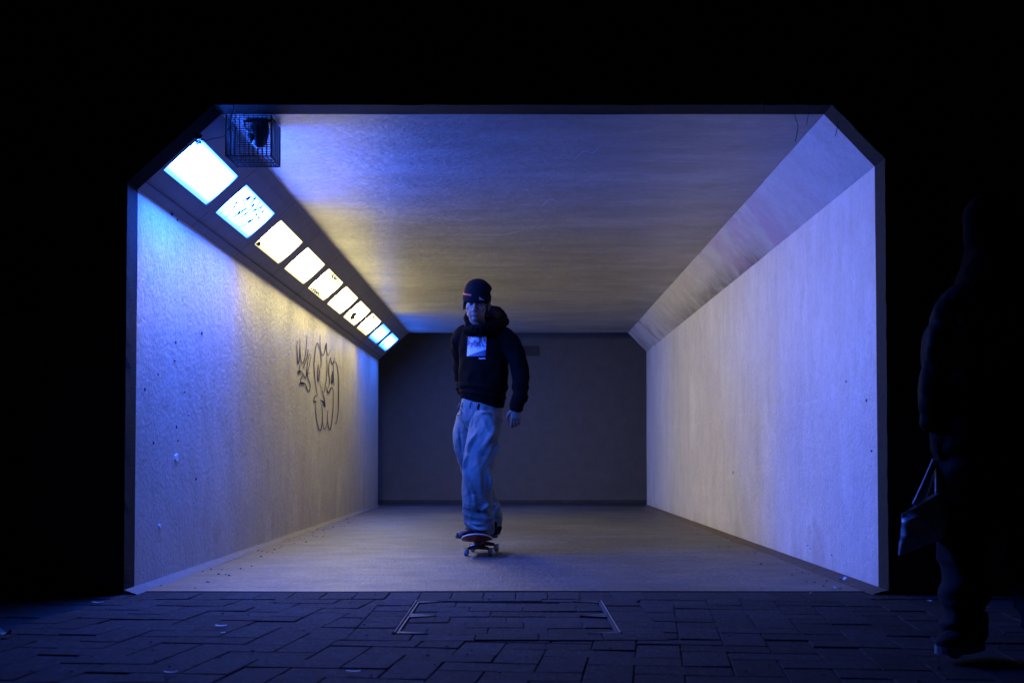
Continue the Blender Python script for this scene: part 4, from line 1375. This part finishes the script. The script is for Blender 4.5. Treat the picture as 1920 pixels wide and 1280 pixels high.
# rear (his right) leg
tube(b, [q(881, 782, 8.68), q(874, 815, 8.70), q(879, 850, 8.75), q(893, 890, 8.82), q(911, 930, 8.88), q(920, 960, 8.92), q(923, 985, 8.94)],
     [(.095, .10), (.090, .10), (.088, .10), (.085, .095), (.078, .088), (.076, .085), (.066, .076)], side=(1, 0, 0), n=28, cap=.2)
folds = line_fold([
    (q(886, 768, 8.45), q(893, 800, 8.42), .007, -.018), (q(893, 800, 8.40), q(876, 850, 8.38), .011, .022), (q(876, 850, 8.38), q(868, 885, 8.38), .009, .018),
    (q(888, 792, 8.4), q(872, 845, 8.4), .008, -.026), (q(908, 786, 8.4), q(893, 815, 8.38), .011, .014), (q(930, 800, 8.42), q(905, 845, 8.38), .012, .013),
    (q(934, 830, 8.44), q(912, 872, 8.38), .010, .015), (q(920, 820, 8.42), q(903, 860, 8.36), .009, -.013), (q(914, 878, 8.38), q(922, 925, 8.4), .009, .014),
    (q(872, 880, 8.38), q(888, 925, 8.36), .010, .014), (q(888, 925, 8.36), q(893, 950, 8.36), .009, .012), (q(880, 895, 8.38), q(884, 945, 8.36), .010, -.006),
    (q(905, 880, 8.36), q(908, 935, 8.36), .009, -.006), (q(868, 962, 8.4), q(893, 972, 8.36), .008, .020), (q(893, 972, 8.36), q(918, 952, 8.38), .008, .018),
    (q(872, 972, 8.4), q(905, 982, 8.36), .007, -.016), (q(885, 988, 8.4), q(925, 997, 8.4), .008, .016), (q(880, 980, 8.4), q(918, 986, 8.38), .006, .014),
    (q(895, 958, 8.38), q(912, 968, 8.38), .007, -.016), (q(915, 942, 8.4), q(903, 960, 8.37), .008, .014), (q(862, 790, 8.55), q(868, 850, 8.6), .009, .014),
    (q(868, 775, 8.5), q(872, 830, 8.55), .008, -.014), (q(858, 800, 8.6), q(866, 860, 8.65), .008, -.010), (q(896, 763, 8.46), q(935, 769, 8.46), .006, -.009),
    (q(900, 773, 8.45), q(925, 775, 8.44), .007, .010), (q(925, 930, 8.85), q(930, 962, 8.85), .008, .014), (q(915, 955, 8.85), q(934, 950, 8.85), .007, .014)])
def push_jean(p, n):
    d = folds(p)
    d += .011 * (rid(Vector((p.x + p.z * .30, p.y, p.z)), (9, 7, 3), 2) - .5) + .004 * (rid(Vector((p.x - p.z * .35, p.y, p.z)), (16, 12, 5), 7) - .5)
    if p.z < .36: d += .007 * (rid(Vector((p.x, p.y, p.z + .25 * p.x)), (3, 3, 16), 4) - .5)
    d += .0016 * noise.noise(p * 45)
    return d
JN = mk("jeans", remesh(b, .0055, 3, push_jean), M["denim"], SP, True)
bj = surf(JN, 0)
b = bmesh.new()   # front pocket seam, fly and belt loops as thin raised seams
for pts in ([(884, 752), (886, 768), (885, 790), (883, 800)], [(903, 768), (915, 770), (930, 768)], [(868, 752), (866, 765)]):
    P = [onto(x, y, 8.45, .0015, bj) for x, y in catmull([tuple(p) + (0,) for p in pts], 4) for (x, y) in [(x, y)]] if False else [onto(c_[0], c_[1], 8.45, .0008, bj) for c_ in catmull(pts, 4)]
    tube(b, P, [.0022] * len(P), n=6, m=1, cap=.2)
mk_split("seam", b, M["denim"], JN, True)
for px, py in ((882, 756), (898, 760)):
    b = bmesh.new()
    P = [onto(px, py - 4, 8.45, .004, bj), onto(px - 1.2, py + 2, 8.45, .006, bj), onto(px - 2, py + 7, 8.45, .003, bj)]
    tube(b, P, [(.006, .002)] * 3, n=8, m=2)
    mk("belt_loop", b, M["denim"] if px < 890 else M["black"], JN, True)
KR = empty("key_clip", q(861, 768, 8.47), "small metal key clip hanging from the skater's jeans at the hip", "key clip")
b = bmesh.new()
c0 = onto(864, 763, 8.45, .012, bj)
tube(b, [c0 + Vector((0, 0, .03)), c0 + Vector((-.010, -.004, .01)), c0 + Vector((-.012, -.006, -.006))], [.004, .0045, .004], n=8)
tube(b, [c0 + Vector((.012, 0, .03)), c0 + Vector((.012, -.004, .012)), c0 + Vector((.004, -.004, .004))], [.003, .003, .003], n=8)
mk("clip", b, M["steel"], KR, True)
b = bmesh.new()
ca = c0 + Vector((-.008, -.004, -.034))
tube(b, [ca + Vector((math.cos(a) * .017, 0, math.sin(a) * .021)) for a in [k * math.pi / 6 for k in range(13)]], [.0026] * 13, n=6, m=2, side=(0, 1, 0))
mk("ring", b, M["wire"], KR, True)

# shoes
def shoe(p0, p1, w=.046, mat="shoe", sole="sole", par=SP, z0=None, sc=1.0):
    """p0 heel, p1 toe, at sole level"""
    p0, p1 = Vector(p0), Vector(p1)
    d = (p1 - p0); Ln = d.length; d.normalize(); sdv = Vector((-d.y, d.x, 0)).normalized(); up = sdv.cross(d) * -1
    if up.z < 0: up = -up
    def c(u_, h): return p0 + d * (Ln * u_) + up * h
    bm = bmesh.new()
    tube(bm, [c(.05, .046 * sc), c(.28, .050 * sc), (c(.55, .042 * sc)), c(.80, .032 * sc), c(.97, .026 * sc)], [(w * .78, .036 * sc), (w * .86, .040 * sc), (w * .98, .034 * sc), (w * 1.0, .024 * sc), (w * .62, .016 * sc)], side=sdv, n=22, cap=.8)
    tube(bm, [c(.12, .05 * sc), c(.10, .085 * sc), c(.10, .105 * sc)], [(.040 * sc, .034 * sc), (.038 * sc, .036 * sc), (.036 * sc, .036 * sc)][0:3], side=sdv, n=18, cap=.2)
    tube(bm, [c(.30, .072 * sc), c(.45, .070 * sc), c(.62, .054 * sc)], [(.026 * sc, .012 * sc)] * 3, side=sdv, n=14)
    s_ = mk("shoe", remesh(bm, .005, 3, lambda p, n: .0015 * noise.noise(p * 50)), M[mat], par, True)
    bm = bmesh.new()
    n_ = 40
    def outl(k, h):
        a = 2 * math.pi * k / n_
        u_ = .5 + .53 * math.cos(a)
        ww = w * (.90 if u_ < .35 else (.90 + .20 * min(1, (u_ - .35) / .3))) * (abs(math.sin(a)) ** .62) * (1 if math.sin(a) > 0 else -1)
        return p0 + d * (Ln * u_) + sdv * ww + up * h
    for h0, h1 in ((.0, .022 * sc),):
        A = [bm.verts.new(outl(k, h0)) for k in range(n_)]; B_ = [bm.verts.new(outl(k, h1)) for k in range(n_)]
        for k in range(n_): bm.faces.new((A[k], A[(k + 1) % n_], B_[(k + 1) % n_], B_[k]))
        bm.faces.new(list(reversed(A))); bm.faces.new(B_)
    bmesh.ops.remove_doubles(bm, verts=bm.verts, dist=1e-5)
    bmesh.ops.recalc_face_normals(bm, faces=bm.faces)
    mk("sole", bm, M[sole], s_)
    bm = bmesh.new()
    for k in range(5):
        u_ = .36 + .06 * k
        tube(bm, [c(u_, .072 * sc - .006 * k) - sdv * .020, c(u_ + .02, .081 * sc - .005 * k), c(u_, .072 * sc - .006 * k) + sdv * .020], [.0028] * 3, n=6, m=3)
    mk("laces", bm, M["knit"], s_, True)
    return s_
shoe((-.135, 8.535, .118), (-.392, 8.405, .122))
shoe((-.115, 8.955, .118), (-.36, 8.90, .122))

# ---- the passer-by on the right, nearly lost in the dark
YB = 4.15
def w_(px, py, dy=0.0): return at(px, py, YB + dy)
PB = empty("person", (1.55, YB, 0), "dark figure in black padded jacket and dark trousers carrying a bag outside the mouth", "person")
b = bmesh.new()
H2 = Matrix.Translation(w_(1868, 440, 0)) @ Matrix.Rotation(R(115), 4, 'Z') @ Matrix.Rotation(R(8), 4, 'X') @ Matrix.Scale(1.02, 4)
head_shapes(b, H2)
tube(b, [H2 @ Vector((0, .03, -.03)), H2 @ Vector((0, .04, -.09)), w_(1862, 545)], [.050, .050, .06], n=18)
tube(b, [w_(1860, 525), w_(1858, 565), w_(1850, 640), w_(1855, 720), w_(1858, 800)], [(.08, .07), (.17, .11), (.15, .11), (.15, .12), (.12, .11)], n=22)
hnd = w_(1764, 800)
tube(b, [w_(1815, 580), w_(1768, 680), w_(1752, 800)], [.05, .04, .027]); tube(b, [w_(1905, 580), w_(1942, 680), w_(1948, 790, -.12)], [.05, .04, .027])
hand(b, w_(1753, 800), (.04, 0, -1), (1, .1, 0), (0, -1, 0), 1.0, 1.5)
hand(b, w_(1945, 790, -.15), (0, 0, -1), (-1, .1, 0), (0, -1, 0), 1.0, 1.0)
tube(b, [w_(1818, 810), w_(1808, 1010, .02), w_(1800, 1180, .02)], [.085, .058, .04]); tube(b, [w_(1892, 810), w_(1925, 1000, -.15), w_(1962, 1200, -.25)], [.085, .058, .04])
tube(b, [w_(1800, 1190, .02), w_(1790, 1222, -.05)], [.035, .025]); tube(b, [w_(1962, 1210, -.25), w_(1985, 1240, -.33)], [.035, .025])
mk("body", remesh(b, .006, 3), M["skin_shade"], PB, True)
b = bmesh.new()
R2 = H2.to_3x3()
ell(b, H2 @ Vector((0, .028, .040)), (.081, .098, .086), R2, 24); ell(b, H2 @ Vector((0, .05, -.02)), (.07, .06, .07), R2, 20)
tube(b, [H2 @ Vector((0, -.02, .03)), H2 @ Vector((0, .0, -.05)), w_(1866, 515), w_(1862, 575)], [(.088, .10), (.092, .105), (.115, .12), (.15, .12)], n=24)
hb = remesh(b, .008, 4, lambda p, n: .006 * rid(p, (12, 12, 12)))
mk("hood", hb, M["black"], PB, True)
def baffle(p, n, top, pitch):
    k = ((top - p.z) / pitch) % 1.0
    return .011 * math.sqrt(max(0, math.sin(math.pi * k))) - .005
b = bmesh.new()
tube(b, [w_(1858, 930), w_(1858, 800), w_(1855, 680), w_(1857, 600), w_(1862, 545), w_(1865, 510)], [(.175, .15), (.185, .16), (.178, .155), (.165, .14), (.12, .10), (.085, .085)], n=36, cap=.2)
tube(b, [w_(1822, 565), w_(1785, 615), w_(1766, 700), w_(1754, 800)], [.080, .078, .068, .052], n=24, cap=.2)
tube(b, [w_(1900, 565), w_(1930, 615), w_(1948, 700), w_(1950, 790, -.12)], [.080, .078, .068, .052], n=24, cap=.2)
jb = remesh(b, .008, 3, lambda p, n: baffle(p + Vector((0, 0, .02 * noise.noise(p * 5))), n, 1.43, .155) + .006 * noise.noise(p * 25))
mk("padded_jacket", jb, M["puffer"], PB, True)
b = bmesh.new()
tube(b, [w_(1858, 760), w_(1858, 860), w_(1858, 930)], [(.15, .13), (.17, .15), (.15, .13)], n=28, cap=.2)
tube(b, [w_(1815, 880), w_(1808, 960), w_(1806, 1050), w_(1808, 1130), w_(1800, 1185)], [(.098, .11), (.092, .11), (.078, .095), (.070, .085), (.066, .08)], n=28, cap=.2)
tube(b, [w_(1902, 880), w_(1918, 960, -.08), w_(1938, 1060, -.16), w_(1960, 1150, -.22), w_(1968, 1195, -.25)], [(.095, .11), (.088, .105), (.08, .095), (.075, .085), (.07, .08)], n=28, cap=.2)
def push_tr(p, n): return .012 * (rid(Vector((p.x + .4 * p.z, p.y, p.z)), (8, 8, 5), 1) - .5) + (.014 * (rid(p, (3, 3, 15), 6) - .5) if p.z < .32 else 0)
mk("trousers", remesh(b, .008, 3, push_tr), M["trousers"], PB, True)
fz = w_(1785, 1232).z
shoe(w_(1835, 1215, .05) * 1 + Vector((0, 0, 0)), w_(1768, 1226, -.10), .050, "trousers", "sole_pale", PB, sc=1.15)
shoe(w_(1960, 1232, -.2), w_(1990, 1262, -.42), .050, "trousers", "sole_pale", PB, sc=1.15)

# the bag: soft plastic carrier held low
BG = empty("carrier_bag", w_(1740, 960), "crumpled dark plastic carrier bag held by the passer-by", "bag")
b = bmesh.new()
nu, nv = 26, 22
cor = [w_(1692, 962, -.05), w_(1782, 912, -.02), w_(1792, 1002, 0), w_(1684, 1040, -.05)]
def bagp(u_, v_, s):
    p = (cor[0] * (1 - u_) + cor[1] * u_) * (1 - v_) + (cor[3] * (1 - u_) + cor[2] * u_) * v_
    th = .055 * math.sin(math.pi * u_) ** .5 * (.25 + .75 * math.sin(math.pi * min(1, v_ * .9 + .06)))
    th += .014 * (rid(p, (14, 14, 14), 2 + s) - .4)
    return p + Vector((0, s * th, 0)) + Vector((0, .01 * noise.noise(p * 12), .008 * noise.noise(p * 9 + Vector((4, 0, 0)))))
for s in (-1, 1):
    rows = [[b.verts.new(bagp(i / nu, j / nv, s)) for i in range(nu + 1)] for j in range(nv + 1)]
    for j in range(nv):
        for i in range(nu):
            f = (rows[j][i], rows[j][i + 1], rows[j + 1][i + 1], rows[j + 1][i])
            b.faces.new(f if s > 0 else f[::-1])
bmesh.ops.remove_doubles(b, verts=b.verts, dist=.004)
mk("bag_body", b, M["bag"], BG, True)
for a, c, e in (((1722, 948), (1738, 905), (1752, 862)), ((1765, 925), (1762, 900), (1758, 862))):
    b = bmesh.new()
    tube(b, [w_(*a, -.04), w_(*c, -.03), w_(*e, 0)], [(.022, .006), (.015, .005), (.008, .005)], n=10)
    mk("bag_handle", b, M["bag"], BG, True)
